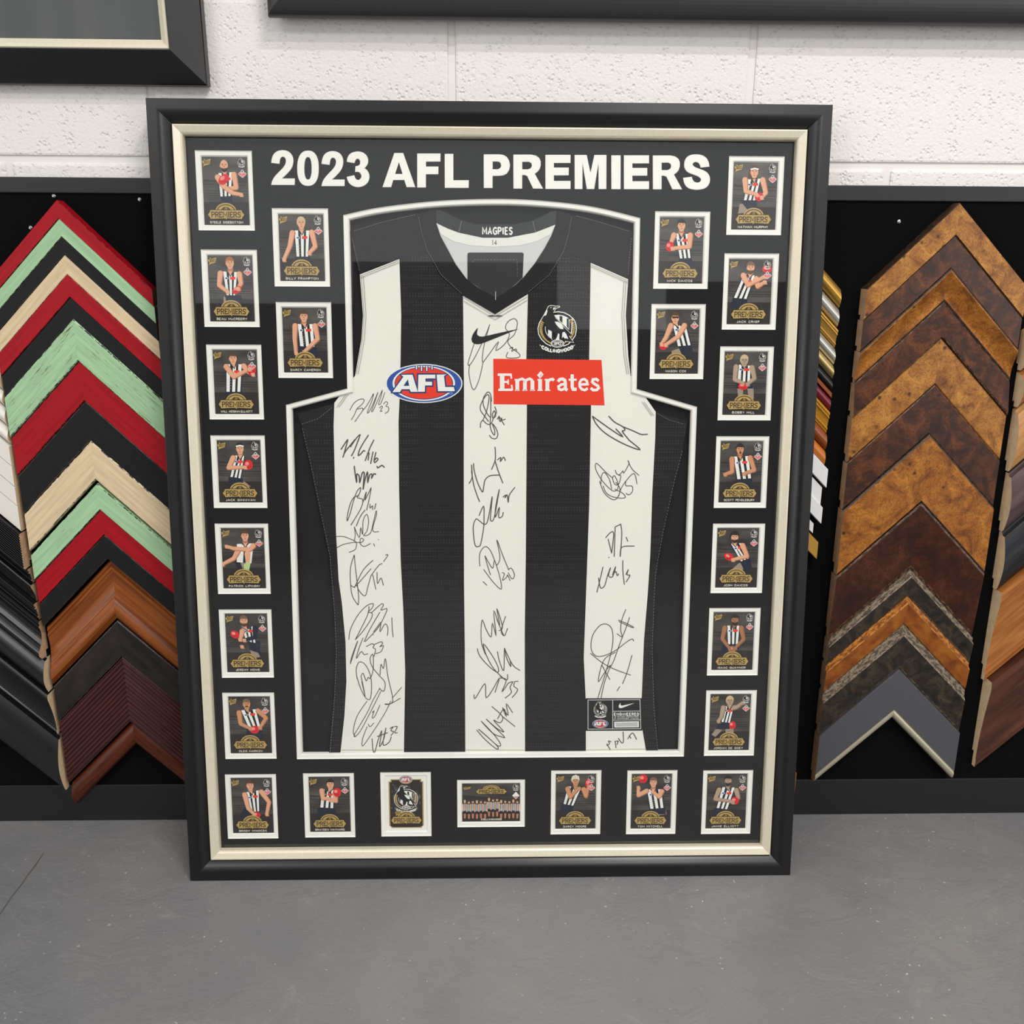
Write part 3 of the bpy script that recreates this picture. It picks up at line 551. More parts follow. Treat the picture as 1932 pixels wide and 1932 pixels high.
# ---- mat board with real openings
m_mat = flat('black_mat_board', '1b1b1c', .85, 0, .1); m_core = flat('white_mat_core', 'f1ece4', .7, 0, .3)
MATN = -.0207; CARDN = MATN-.0030; CW, CH, BRD = .0610, .0885, .0072
ZO = {'A': (360, 270, 5.368), 'B': (380, 560, 4.712), 'C': (400, 980, 6.232), 'D': (410, 1290, 6.44), 'E': (700, 1440, 6.232), 'F': (1020, 1440, 4.712), 'G': (1220, 280, 5.519), 'H': (1220, 560, 4.712), 'I': (1320, 980, 6.232), 'J': (1320, 1290, 13.8)}
def zpt(z, x, y): a, b_, s = ZO[z]; return a+x/s, b_+y/s
BLEND = lambda *p: p
CARDS = [  # zoom, opening corners, name, what the figure does
 ('A', (100, 135, 570, 138, 145, 832, 600, 835), 'STEELE SIDEBOTTOM', dict(h=(.49, .125), hair=None, beard='n', sk='f', tor=((.33, .24), (.69, .22), (.62, .57), (.36, .58)), arms=[[(.70, .26), (.74, .45), (.54, .47)], [(.34, .30), (.46, .43), (.66, .53), (.84, .55)]], ball=(.47, .33, .125, .072, -20), sh=((.36, .56), (.62, .55), (.66, .72), (.42, .74)), th=((.42, .66), (.56, .64), (.62, .76), (.40, .76))), 'bald bearded player card with red ball at chest, top of the left row'),
 ('A', (165, 1138, 625, 1140, 200, 1805, 645, 1808), 'BEAU McCREERY', dict(h=(.50, .115), hair='g', sk='f', tor=((.31, .24), (.68, .25), (.60, .60), (.38, .60)), arms=[[(.28, .27), (.24, .45), (.42, .55)], [(.70, .28), (.73, .42), (.66, .50)]], ball=(.63, .52, .105, .055, -20), sh=((.36, .60), (.72, .60), (.74, .72), (.38, .74)), th=((.32, .62), (.46, .64), (.50, .76), (.32, .74))), 'ginger player card with ball low at his hip, second in the left row'),
 ('A', (880, 722, 1338, 725, 912, 1393, 1362, 1398), 'BILLY FRAMPTON', dict(h=(.51, .13), hair='y', sk='f', tor=((.33, .24), (.71, .24), (.66, .63), (.36, .63)), arms=[[(.31, .28), (.24, .48), (.10, .68)], [(.74, .27), (.81, .48), (.67, .58)]], sh=((.36, .63), (.68, .63), (.70, .74), (.32, .74))), 'smiling blond player card with arms hanging, upper inner left'),
 ('B', (97, 478, 490, 480, 125, 1035, 515, 1037), 'WILL HOSKIN-ELLIOTT', dict(h=(.46, .13), hair='b', sk='f', tor=((.28, .22), (.68, .22), (.62, .65), (.25, .65)), arms=[[(.70, .25), (.80, .34), (.90, .38)], [(.30, .26), (.46, .42), (.82, .30)]], ball=(.87, .30, .10, .10, 0), sh=((.25, .65), (.62, .64), (.70, .74), (.25, .74))), 'player card catching the ball at the right, third in the left row'),
 ('B', (138, 1282, 525, 1283, 160, 1823, 540, 1822), 'JACK GINNIVAN', dict(h=(.53, .13), hair='n', band=1, sk='f', tor=((.40, .24), (.64, .25), (.53, .61), (.26, .58)), arms=[[(.37, .28), (.25, .44), (.63, .43)]], ball=(.71, .39, .105, .08, 0), sh=((.24, .59), (.55, .60), (.58, .71), (.22, .71)), th=((.46, .66), (.60, .66), (.74, .74), (.50, .76))), 'player card with white headband and ball at chest, fourth in the left row'),
 ('B', (713, 102, 1110, 104, 737, 667, 1127, 668), 'DARCY CAMERON', dict(h=(.49, .13), hair='b', sk='f', tor=((.32, .25), (.71, .25), (.74, .60), (.36, .59)), arms=[[(.29, .28), (.27, .48), (.29, .70)], [(.74, .28), (.79, .48), (.48, .68)]], sh=((.36, .59), (.74, .60), (.80, .74), (.34, .74))), 'player card with both arms low and no ball, lower inner left'),
 ('C', (105, 110, 607, 110, 137, 805, 633, 803), 'PATRICK LIPINSKI', dict(h=(.56, .12), hair='b', sk='f', tor=((.36, .26), (.75, .25), (.68, .58), (.34, .56)), plain=1, arms=[[(.38, .38), (.28, .50), (.0, .60)], [(.75, .29), (.66, .355), (.28, .335), (.12, .30)]], sh=((.28, .55), (.42, .55), (.46, .70), (.36, .68)), th=((.38, .50), (.52, .38), (.62, .40), (.48, .68)), boot=1), 'player card kicking with arm pointing left, fifth in the left row'),
 ('C', (150, 1115, 645, 1115, 185, 1790, 670, 1788), 'JEREMY HOWE', dict(h=(.45, .12), hair='s', beard='b', sk='f', tor=((.38, .25), (.70, .21), (.72, .50), (.46, .46)), sleeve=1, arms=[[(.71, .24), (.70, .40), (.44, .45)], [(.40, .30), (.38, .37), (.34, .44)]], ball=(.22, .35, .105, .065, 10), sh=((.52, .46), (.82, .46), (.80, .68), (.56, .62)), th=((.56, .62), (.72, .62), (.80, .74), (.62, .76)), hand=(.38, .56)), 'player card in dark sleeves reaching for the ball at left, sixth in the left row'),
 ('D', (137, 160, 638, 160, 162, 843, 660, 838), 'OLEG MARKOV', dict(h=(.44, .13), hair='s', tash=1, sk='t', tor=((.27, .24), (.68, .22), (.77, .54), (.44, .54)), arms=[[(.25, .28), (.28, .48), (.50, .56)], [(.71, .25), (.90, .38), (.74, .55)]], ball=(.60, .58, .115, .07, 0), sh=((.40, .56), (.78, .56), (.78, .72), (.40, .70))), 'moustached player card with ball held low, seventh in the left row'),
 ('D', (165, 1147, 665, 1143, 190, 1815, 683, 1808), 'BRODY MIHOCEK', dict(h=(.47, .13), hair='b', sk='f', tor=((.34, .26), (.70, .22), (.68, .60), (.44, .62)), arms=[[(.33, .30), (.40, .55), (.54, .66)], [(.74, .25), (.92, .44), (.85, .66)]], ball=(.60, .67, .095, .055, 0), sh=((.16, .72), (.30, .54), (.56, .62), (.52, .74))), 'player card bending over the ball, bottom left corner of the mat'),
 ('D', (1113, 1135, 1605, 1130, 1130, 1800, 1617, 1792), 'BRAYDEN MAYNARD', dict(h=(.53, .13), hair='n', sk='f', tor=((.30, .22), (.64, .24), (.61, .57), (.24, .55)), arms=[[(.32, .25), (.34, .39), (.56, .40)], [(.64, .30), (.66, .44), (.52, .42)]], ball=(.69, .28, .10, .085, 0), sh=((.20, .56), (.62, .57), (.66, .72), (.18, .72)), th=((.40, .64), (.62, .63), (.66, .76), (.38, .76))), 'player card punching the ball at the right, second in the bottom row'),
 ('F', (135, 98, 491, 98, 130, 578, 490, 578), 'DARCY MOORE', dict(h=(.49, .12), hair='w', cap=1, sk='t', tor=((.28, .22), (.66, .25), (.46, .58), (.18, .54)), arms=[[(.30, .27), (.37, .42), (.58, .26)], [(.70, .28), (.76, .41), (.82, .22)]], ball=(.82, .17, .09, .09, 0), sh=((.14, .52), (.46, .58), (.40, .72), (.12, .72))), 'player card in pale cap with raised hands, fifth in the bottom row'),
 ('F', (808, 97, 1164, 97, 797, 577, 1163, 577), 'TOM MITCHELL', dict(h=(.54, .15), hair='s', sk='f', tor=((.36, .28), (.77, .28), (.84, .62), (.46, .64)), arms=[[(.38, .31), (.18, .39), (.17, .24)], [(.76, .32), (.70, .42), (.52, .32)]], ball=(.28, .085, .11, .08, 0), sh=((.46, .62), (.86, .60), (.88, .74), (.46, .74)), th=((.70, .66), (.86, .62), (.90, .74), (.70, .76))), 'player card with ball above his raised hand, sixth in the bottom row'),
 ('F', (1483, 95, 1836, 95, 1467, 577, 1820, 577), 'JAMIE ELLIOTT', dict(h=(.52, .12), hair='n', beard='n', sk='x', tor=((.36, .24), (.72, .25), (.55, .65), (.24, .62)), arms=[[(.31, .29), (.22, .46), (.60, .50)], [(.74, .30), (.80, .44), (.66, .52)]], ball=(.71, .49, .105, .07, 0), sh=((.20, .62), (.54, .65), (.50, .74), (.14, .74))), 'tattooed player card holding the ball at his side, bottom right corner of the mat'),
 ('G', (905, 143, 1385, 143, 872, 850, 1335, 850), 'NATHAN MURPHY', dict(h=(.47, .14), hair='b', band=1, long=1, sk='f', tor=((.32, .24), (.64, .24), (.54, .56), (.24, .56)), arms=[[(.27, .26), (.30, .43), (.53, .47)], [(.67, .26), (.75, .45), (.66, .52)]], ball=(.60, .51, .10, .065, 0), sh=((.18, .57), (.56, .57), (.56, .74), (.40, .74)), th=((.17, .62), (.36, .60), (.40, .74), (.14, .76))), 'long haired player card with headband, top of the right row'),
 ('G', (138, 720, 607, 720, 115, 1405, 575, 1405), 'NICK DAICOS', dict(h=(.49, .12), hair='n', sk='f', tor=((.34, .24), (.67, .25), (.74, .61), (.46, .62)), arms=[[(.33, .27), (.26, .40)], [(.70, .27), (.69, .44), (.30, .47)]], ball=(.24, .44, .095, .075, 0), sh=((.46, .61), (.74, .60), (.78, .74), (.44, .74))), 'dark haired player card holding the ball at left, upper inner right'),
 ('G', (855, 1157, 1325, 1157, 827, 1828, 1282, 1830), 'JACK CRISP', dict(h=(.50, .13), hair='s', beard='b', sk='f', tor=((.34, .22), (.62, .25), (.46, .61), (.12, .59)), arms=[[(.64, .30), (.68, .42), (.84, .35)], [(.34, .25), (.46, .40), (.82, .27)]], ball=(.87, .15, .11, .06, 0), sh=((.12, .59), (.46, .60), (.44, .74), (.08, .74))), 'player card stretching for a ball at upper right, second in the right row'),
 ('H', (87, 118, 473, 118, 73, 678, 450, 680), 'MASON COX', dict(h=(.44, .13), hair='b', shades=1, sk='f', tor=((.36, .22), (.70, .21), (.84, .55), (.50, .57)), arms=[[(.35, .25), (.24, .44), (.14, .54)], [(.66, .25), (.52, .42), (.24, .55)]], ball=(.18, .57, .09, .06, 0), sh=((.52, .56), (.84, .54), (.88, .72), (.62, .70)), th=((.38, .64), (.56, .60), (.62, .72), (.38, .74))), 'player card in dark glasses reaching down left for the ball, lower inner right'),
 ('H', (693, 493, 1078, 493, 673, 1045, 1053, 1047), 'BOBBY HILL', dict(h=(.46, .14), hair='y', sk='x', tor=((.32, .20), (.63, .22), (.64, .47), (.30, .47)), arms=[[(.28, .24), (.26, .44), (.44, .49)], [(.65, .25), (.72, .42), (.56, .51)]], ball=(.46, .54, .115, .062, 0), sh=((.30, .47), (.64, .47), (.70, .58), (.30, .58)), th=((.32, .56), (.46, .58), (.46, .74), (.36, .74)), th2=((.56, .58), (.70, .56), (.72, .74), (.60, .74))), 'crouching player card holding the ball low, third in the right row'),
 ('H', (660, 1290, 1037, 1290, 640, 1822, 1010, 1822), 'SCOTT PENDLEBURY', dict(h=(.46, .13), hair='n', sk='t', shout=1, tor=((.29, .25), (.69, .24), (.78, .60), (.40, .62)), arms=[[(.28, .29), (.30, .50), (.13, .54)], [(.71, .27), (.82, .47), (.58, .53)]], sh=((.42, .61), (.78, .60), (.80, .74), (.40, .72))), 'shouting player card with clenched fists, fourth in the right row'),
 ('I', (208, 107, 700, 107, 182, 797, 672, 797), 'JOSH DAICOS', dict(h=(.42, .15), hair='n', beard='n', big=1, sk='f', tor=((.32, .26), (.60, .25), (.80, .50), (.58, .56)), arms=[[(.62, .29), (.74, .47), (.40, .53)]], ball=(.30, .48, .12, .06, 15), sh=((.56, .54), (.80, .48), (.86, .66), (.70, .74)), th=((.40, .68), (.56, .58), (.70, .62), (.60, .76))), 'bearded player card cradling the ball at left, fifth in the right row'),
 ('I', (168, 1098, 645, 1098, 142, 1762, 617, 1762), 'ISAAC QUAYNOR', dict(h=(.52, .13), hair='n', beard='n', sk='d', tor=((.32, .23), (.66, .23), (.64, .55), (.36, .55)), arms=[[(.29, .27), (.24, .46), (.42, .62)], [(.69, .27), (.76, .47), (.56, .62)]], ball=(.48, .64, .09, .06, 0), sh=((.24, .56), (.66, .55), (.64, .70), (.20, .72)), brownball=1), 'player card with dark head covering, ball low at waist, sixth in the right row'),
 ('J', (285, 280, 1335, 280, 235, 1720, 1275, 1720), 'JORDAN DE GOEY', dict(h=(.48, .12), hair='y', sk='x', tor=((.36, .21), (.60, .22), (.52, .51), (.28, .49)), arms=[[(.33, .24), (.29, .41), (.22, .48)], [(.60, .24), (.67, .23), (.81, .15)]], ball=(.57, .55, .085, .07, 0), sh=((.26, .49), (.52, .51), (.50, .62), (.16, .62)), th=((.40, .62), (.60, .60), (.62, .76), (.42, .76)), th2=((.17, .61), (.32, .64), (.16, .76), (.06, .72))), 'player card kicking with arm outstretched right, seventh in the right row'),
]
def centre(z, q): 
    P = [fp(*zpt(z, q[i], q[i+1]), CARDN) for i in (0, 2, 4, 6)]
    return sum(p[0] for p in P)/4, sum(p[1] for p in P)/4
cc = [centre(c[0], c[1]) for c in CARDS]
c_crest = centre('E', (165, 145, 658, 140, 172, 800, 660, 795)); c_team = centre('E', (1072, 240, 1752, 238, 1070, 682, 1752, 680))

JO = [(648, 406), (705, 393.5), (772, 384.4), (842, 378.2), (928, 375.5), (1000, 377.3), (1080, 384.6), (1138, 394.2), (1207.5, 411.5), (1201, 734), (1314.8, 767.7), (1290, 1427), (560.5, 1432), (540, 764), (655.5, 733)]
def crom(p, n=6):                                        # smooth curve through measured points
    r = []
    for i in range(len(p)-1):
        a, b_, c, d = p[max(i-1, 0)], p[i], p[i+1], p[min(i+2, len(p)-1)]
        for k in range(n):
            t = k/n; r.append(tuple(.5*((2*b_[j])+(c[j]-a[j])*t+(2*a[j]-5*b_[j]+4*c[j]-d[j])*t*t+(3*b_[j]-a[j]-3*c[j]+d[j])*t**3) for j in (0, 1)))
    return r+[p[-1]]
jo = [fp(x, y, MATN) for x, y in crom(JO[:9])+JO[9:]]
def offset(poly, d):                                   # shrink a closed polygon
    n = len(poly); A = sum(poly[i][0]*poly[(i+1) % n][1]-poly[(i+1) % n][0]*poly[i][1] for i in range(n)); sg = 1 if A > 0 else -1
    out = []
    for i in range(n):
        p, a, c = Vector(poly[i]), Vector(poly[i-1]), Vector(poly[(i+1) % n])
        d1, d2 = (p-a).normalized(), (c-p).normalized(); n1, n2 = Vector((-d1.y, d1.x))*sg, Vector((-d2.y, d2.x))*sg
        mm = (n1+n2).normalized(); out.append(tuple(p+mm*(d/max(mm.dot(n1), .3))))
    return out
def rect(c, w_, h_): return [(c[0]-w_/2, c[1]-h_/2), (c[0]+w_/2, c[1]-h_/2), (c[0]+w_/2, c[1]+h_/2), (c[0]-w_/2, c[1]+h_/2)]
def plate(name, loops, mat, parent, n0, n1, bevel=0):          # filled outline(s) with holes, as a solid
    cu = bpy.data.curves.new(name, 'CURVE'); cu.dimensions = '2D'; cu.fill_mode = 'BOTH'; cu.extrude = max(abs(n1-n0)/2-bevel, 0); cu.bevel_depth = bevel; cu.bevel_resolution = 1
    if bevel: cu.offset = -bevel
    for lp in loops:
        s = cu.splines.new('POLY'); s.points.add(len(lp)-1); s.use_cyclic_u = True
        for p, q in zip(s.points, lp): p.co = (q[0], q[1], 0, 1)
    to = bpy.data.objects.new(name+'_outline', cu); me = bpy.data.meshes.new_from_object(to); bpy.data.objects.remove(to)
    mid = (n0+n1)/2
    for v in me.vertices: x, y, z = v.co; v.co = (x, -(mid+z), y)
    me.materials.clear(); me.materials.append(mat); me.name = name
    o = bpy.data.objects.new(name, me); COL.objects.link(o); o.parent = parent; return o
holes = [rect(c, CW+2*BRD, CH+2*BRD) for c in cc+[c_crest]]+[rect(c_team, .0875+2*BRD, .0615+2*BRD), jo]
plate('mat_board', [rect((0, FH/2), FW_-.062, FH-.062)]+holes, m_mat, R0, MATN-.0012, MATN)
m_back = flat('black_backing', '19191b', .85, 0, .2)
box('backing_board', -FW_/2+.032, FW_/2-.032, .0335, .0365, .032, FH-.032, m_back, R0)
box('glass_pane', -FW_/2+.0312, FW_/2-.0312, .0188, .0196, .0312, FH-.0312, m_glass, R0)
STEP = [(-.0002, .0002), (.0012, -.0012), (.0057, -.0012), (BRD, -.0030)]
def ring(name, loop, parent, nbase, last=None):
    prof_ = STEP+([last] if last else [])
    L = [offset(loop, p) for p, _ in prof_]; n = len(loop); vs, fs = [], []
    for lp, (_, d) in zip(L, prof_): vs += [(x, -(nbase+d), y) for x, y in lp]
    for k in range(len(prof_)-1):
        for i in range(n): fs.append((k*n+i, k*n+(i+1) % n, (k+1)*n+(i+1) % n, (k+1)*n+i))
    return mesh_obj(name, vs, fs, m_core, parent)
o = ring('window_mat', jo, R0, MATN, (BRD+.0003, -.0085)); o['label'] = 'white bevelled mat edge around the jersey'

# ---- card artwork
m_cardbg, nt, b = new_mat('card_background')
n = N(nt, 'ShaderNodeTexNoise', Scale=1, Detail=3); nt.links.new(coords(nt, (18, 1, 60)), n.inputs[0])
nt.links.new(ramp(nt, n.outputs[0], [(.3, lin('26201f')), (.55, lin('46403d')), (.75, lin('5d5650'))]), b.inputs['Base Color']); b.inputs['Roughness'].default_value = .35
def crest(A, cx, cy, r, z, full=False, fn=None, bg=I_K, asp=1):
    T = lambda x, y: (fn or A.fn)(cx+(x-830)/600*r, cy+(y-950)/600*r*asp)
    U = (Vector(T(1430, 950))-Vector(T(830, 950))).length/600
    st = lambda p, w_, m_, zz: A.stroke(p, w_*U, m_, z+zz, T)
    pl = lambda p, m_, zz: A.poly(p, m_, z+zz, T)
    arcL = [(345, 690), (280, 800), (240, 960), (260, 1130), (340, 1280), (480, 1420), (640, 1500)]
    arcR = [(1290, 640), (1360, 740), (1400, 880), (1405, 1010), (1370, 1180), (1290, 1300), (1160, 1440), (1010, 1500)]
    st(arcL, 26, I_W, 1); st(arcR, 26, I_W, 1)
    for i in range(14 if full else 7):                                    # wreath leaves
        t = i/(13 if full else 6)
        for a0, a1, cxx in ((205, 118, 1), (-35, 62, -1)):
            a = math.radians(a0+(a1-a0)*t); x, y = 825+500*math.cos(a), 970-470*math.sin(-a)
            y = 970+470*math.sin(a) if True else y
            dx = 62*cxx; pl([(x-dx*.9, y-42), (x-dx*.1, y-30), (x+dx, y+22), (x+dx*.6, y+42), (x-dx*.5, y+8)], I_GOLD if full else I_CRM, 1)
    st([(700, 470), (860, 455), (1030, 480), (1190, 560), (1290, 650), (1270, 900), (1250, 1120)], 26, I_W, 1)     # shield rim
    pl([(720, 560), (860, 545), (1010, 570), (1130, 625), (1195, 690), (1185, 1010), (1090, 920), (960, 800), (760, 600)], I_W, 1)
    for x0, x1, ya, yb in ((895, 985, 575, 800), (1115, 1175, 650, 985)): pl([(x0, ya), (x1, ya+20), (x1, yb), (x0, yb-80)], I_K, 2)
    st([(470, 900), (460, 980), (490, 1100), (560, 1200), (680, 1300)], 16, I_W, 1)
    pl([(550, 1000), (660, 1050), (660, 1270), (545, 1160)], I_W, 1)
    body = [(560, 275), (640, 258), (780, 278), (890, 280), (905, 310), (800, 350), (740, 420), (700, 480), (760, 620), (900, 760), (1050, 930), (1180, 1060), (1280, 1170), (1190, 1190), (1320, 1390), (1060, 1350), (990, 1180), (930, 1100), (900, 1290), (870, 1110), (800, 1290), (760, 1100), (600, 1010), (480, 860), (400, 760), (340, 690), (430, 560), (500, 400)]
    pl(body, I_K, 3)
    st([(340, 690), (430, 540), (560, 285), (640, 262), (780, 284), (890, 284), (905, 310), (800, 350), (730, 430)], 18, I_W, 4)
    pl([(520, 395), (530, 430), (490, 560), (425, 580), (420, 545)], I_W, 4); pl([(700, 330), (790, 320), (770, 350), (700, 405)], I_W, 4); pl([(615, 325), (665, 310), (640, 340), (615, 350)], I_W, 4)
    pl([(745, 750), (860, 765), (960, 830), (1010, 930), (1005, 990), (910, 970), (800, 850)], I_W, 4)
    pl([(980, 1090), (1040, 1060), (1100, 1130), (1160, 1280), (1090, 1260), (1050, 1270), (1010, 1210), (965, 1260)], I_W, 4)
    pl([(850, 1110), (890, 1130), (885, 1310), (770, 1310), (820, 1220)], I_W, 4)
    st([(760, 620), (900, 760), (1050, 930), (1250, 1130)], 12, I_W, 4); st([(1190, 1190), (1325, 1390), (1060, 1350)], 16, I_W, 4)
    A.ellipse((830, 1420), 205, 125, I_W, z+5, fn=T); A.ellipse((830, 1420), 182, 104, bg, z+6, fn=T); A.ellipse((830, 1420), 165, 88, I_W, z+7, fn=T); A.ellipse((830, 1420), 150, 76, bg, z+8, fn=T)
    if full: A.text('1892', 725, 940, 1375, 1460, 20*U, I_W, z+9, T)
    def arc(x, y):
        t = (x-830)/520; return x, y-150*t*t*1.0-0
    A.text('COLLINGWOOD', 360, 1300, 1600, 1690, (34 if full else 50)*U, I_W, z+5, T, .34, False, arc)
    if full:
        for xa, xb in ((290, 340), (1310, 1362)): st([(xa, 1455 if xa < 800 else 1500), (xb, 1500 if xa < 800 else 1455)], 14, I_W, 5)
def afl(A, cx, cy, rx, ry, z, fn=None, small=False):
    T = lambda x, y: (fn or A.fn)(cx+(x-967)/877*rx, cy+(y-525)/445*ry)
    U = (Vector(T(1844, 525))-Vector(T(967, 525))).length/877
    E_ = lambda a, b_, m_, zz, c=(967, 525): A.ellipse(c, a, b_, m_, z+zz, fn=T, n=40)
    E_(877, 445, I_W, 1); E_(850, 424, I_BLUE, 2); E_(712, 398, I_W, 3, (962, 522)); E_(668, 372, I_NAVY2, 4, (962, 520)); E_(648, 356, I_RED, 5, (962, 518))
    Aa = [(250, 722), (500, 370), (445, 328), (705, 325), (825, 715), (665, 715), (640, 655), (460, 655), (420, 720)]
    Ff = [(840, 325), (1225, 325), (1225, 410), (1000, 410), (1000, 485), (1150, 485), (1150, 570), (990, 570), (985, 712), (828, 715)]
    Ll = [(1255, 325), (1480, 320), (1420, 352), (1450, 605), (1645, 605), (1668, 700), (1285, 700)]
    for L_ in (Aa, Ff, Ll): A.stroke(L_, 70*U, I_NAVY2, z+6, T, True)
    for x, y1 in ((795, 205), (910, 240), (1030, 240), (1150, 205)):
        A.stroke([(x, 125), (x, y1+14)], 66*U, I_NAVY2, z+6, T); A.stroke([(x, 120), (x, y1)], 26*U, I_W, z+7, T)
    for L_ in (Aa, Ff, Ll): A.poly(L_, I_W, z+8, T)
    A.poly([(500, 580), (600, 430), (632, 580)], I_NAVY2, z+9, T)
    if not small: A.ellipse((1582, 745), 38, 30, ink('pale_blue', '7f9fd6'), z+8, fn=T); A.ellipse((1582, 745), 24, 19, I_BLUE, z+9, fn=T)
I_NAVY2 = ink('royal_navy', '233a6e')
def swoosh(A, x, y, s, mat, z, fn=None):                             # tick mark
    p = [(868, 830), (852, 849), (838, 872), (831, 897), (835, 916), (848, 928), (868, 931), (892, 928), (940, 910), (1010, 882), (1128, 834), (1010, 859), (940, 875), (902, 883), (882, 882), (869, 873), (864, 858)]
    A.poly([(x+(a-980)*s, y+(b_-880)*s) for a, b_ in p], mat, z, fn)
def plaque(A, cx, cy, sx, sy, z, fn=None):
    """scalloped gold nameplate with PREMIERS on it; cx, cy its centre, sx, sy card units per photo unit"""
    T = lambda x, y: (fn or A.fn)(cx+x*sx, cy+y*sy)
    U = (Vector(T(1, 0))-Vector(T(0, 0))).length
    A.ellipse((0, -.045), .235, .13, I_GOLD, z, fn=T, a0=180, a1=360); A.ellipse((0, -.045), .205, .108, I_GDK, z+1, fn=T, a0=180, a1=360); A.ellipse((0, -.045), .185, .095, I_GOLD, z+2, fn=T, a0=180, a1=360)
    A.poly([(-.15, -.05), (-.03, -.12), (-.03, -.05)], I_GDK, z+3, T); A.poly([(.15, -.05), (.03, -.12), (.03, -.05)], I_GDK, z+3, T)
    A.text('2023', -.045, .045, -.115, -.075, .008*U, I_GDK, z+3, T)
    A.poly([(-.41, 0), (-.36, -.045), (-.38, -.07), (-.34, -.075), (.34, -.075), (.38, -.07), (.36, -.045), (.41, 0), (.36, .05), (.38, .068), (.34, .072), (.02, .062), (0, .085), (-.02, .062), (-.34, .072), (-.38, .068), (-.36, .05)], I_GDK, z+4, T)
    A.poly([(-.40, 0), (-.35, -.048), (-.345, -.066), (.345, -.066), (.35, -.048), (.40, 0), (.35, .048), (.345, .062), (.02, .052), (0, .072), (-.02, .052), (-.345, .062), (-.35, .048)], I_GOLD, z+5, T)
    A.text('PREMIERS', -.315, .315, -.038, .036, .020*U, I_GDK, z+6, T, .3, True)
def star(A, x, y, s, z, fn=None):                                    # gold maker's star at a card corner
    f = lambda a, b_: (fn or A.fn)(x+a*s, y+b_*s*.69)
    A.poly([(-.95, -.30), (-.55, -.38), (-.45, -.85), (-.2, -.42), (.35, -.62), (.95, -.78), (.85, -.25), (.70, .35), (.10, .55), (-.35, .68), (-.75, .92), (-.62, .30), (-.9, .05)], I_GOLD, z, f)
    A.text('SELECT', -.55, .7, -.35, .2, .09*s*CW, I_GDK, z+1, f, .2)
def badge(A, x, y, s, z):
    f = lambda a, b_: A.fn(x+a*s, y+b_*s*.69)
    A.poly([(-.30, -.78), (0, -1.0), (.30, -.78), (.38, -.5), (1, -.05), (1, .2), (0, 1), (-1, .2), (-1, -.05), (-.38, -.5)], I_W, z, f)
    A.poly([(-.85, .22), (.85, .22), (0, .88)], I_PINK, z+1, f); A.poly([(-.2, -.75), (.2, -.75), (.2, -.45), (-.2, -.45)], I_NAVY, z+1, f)
    A.stroke([(-.6, -.25), (.6, -.25)], .12*s*CW, I_NAVY2, z+1, f); A.text('PREMIERS', -.85, .85, -.05, .25, .10*s*CW, I_RED, z+2, f)
MM = CW
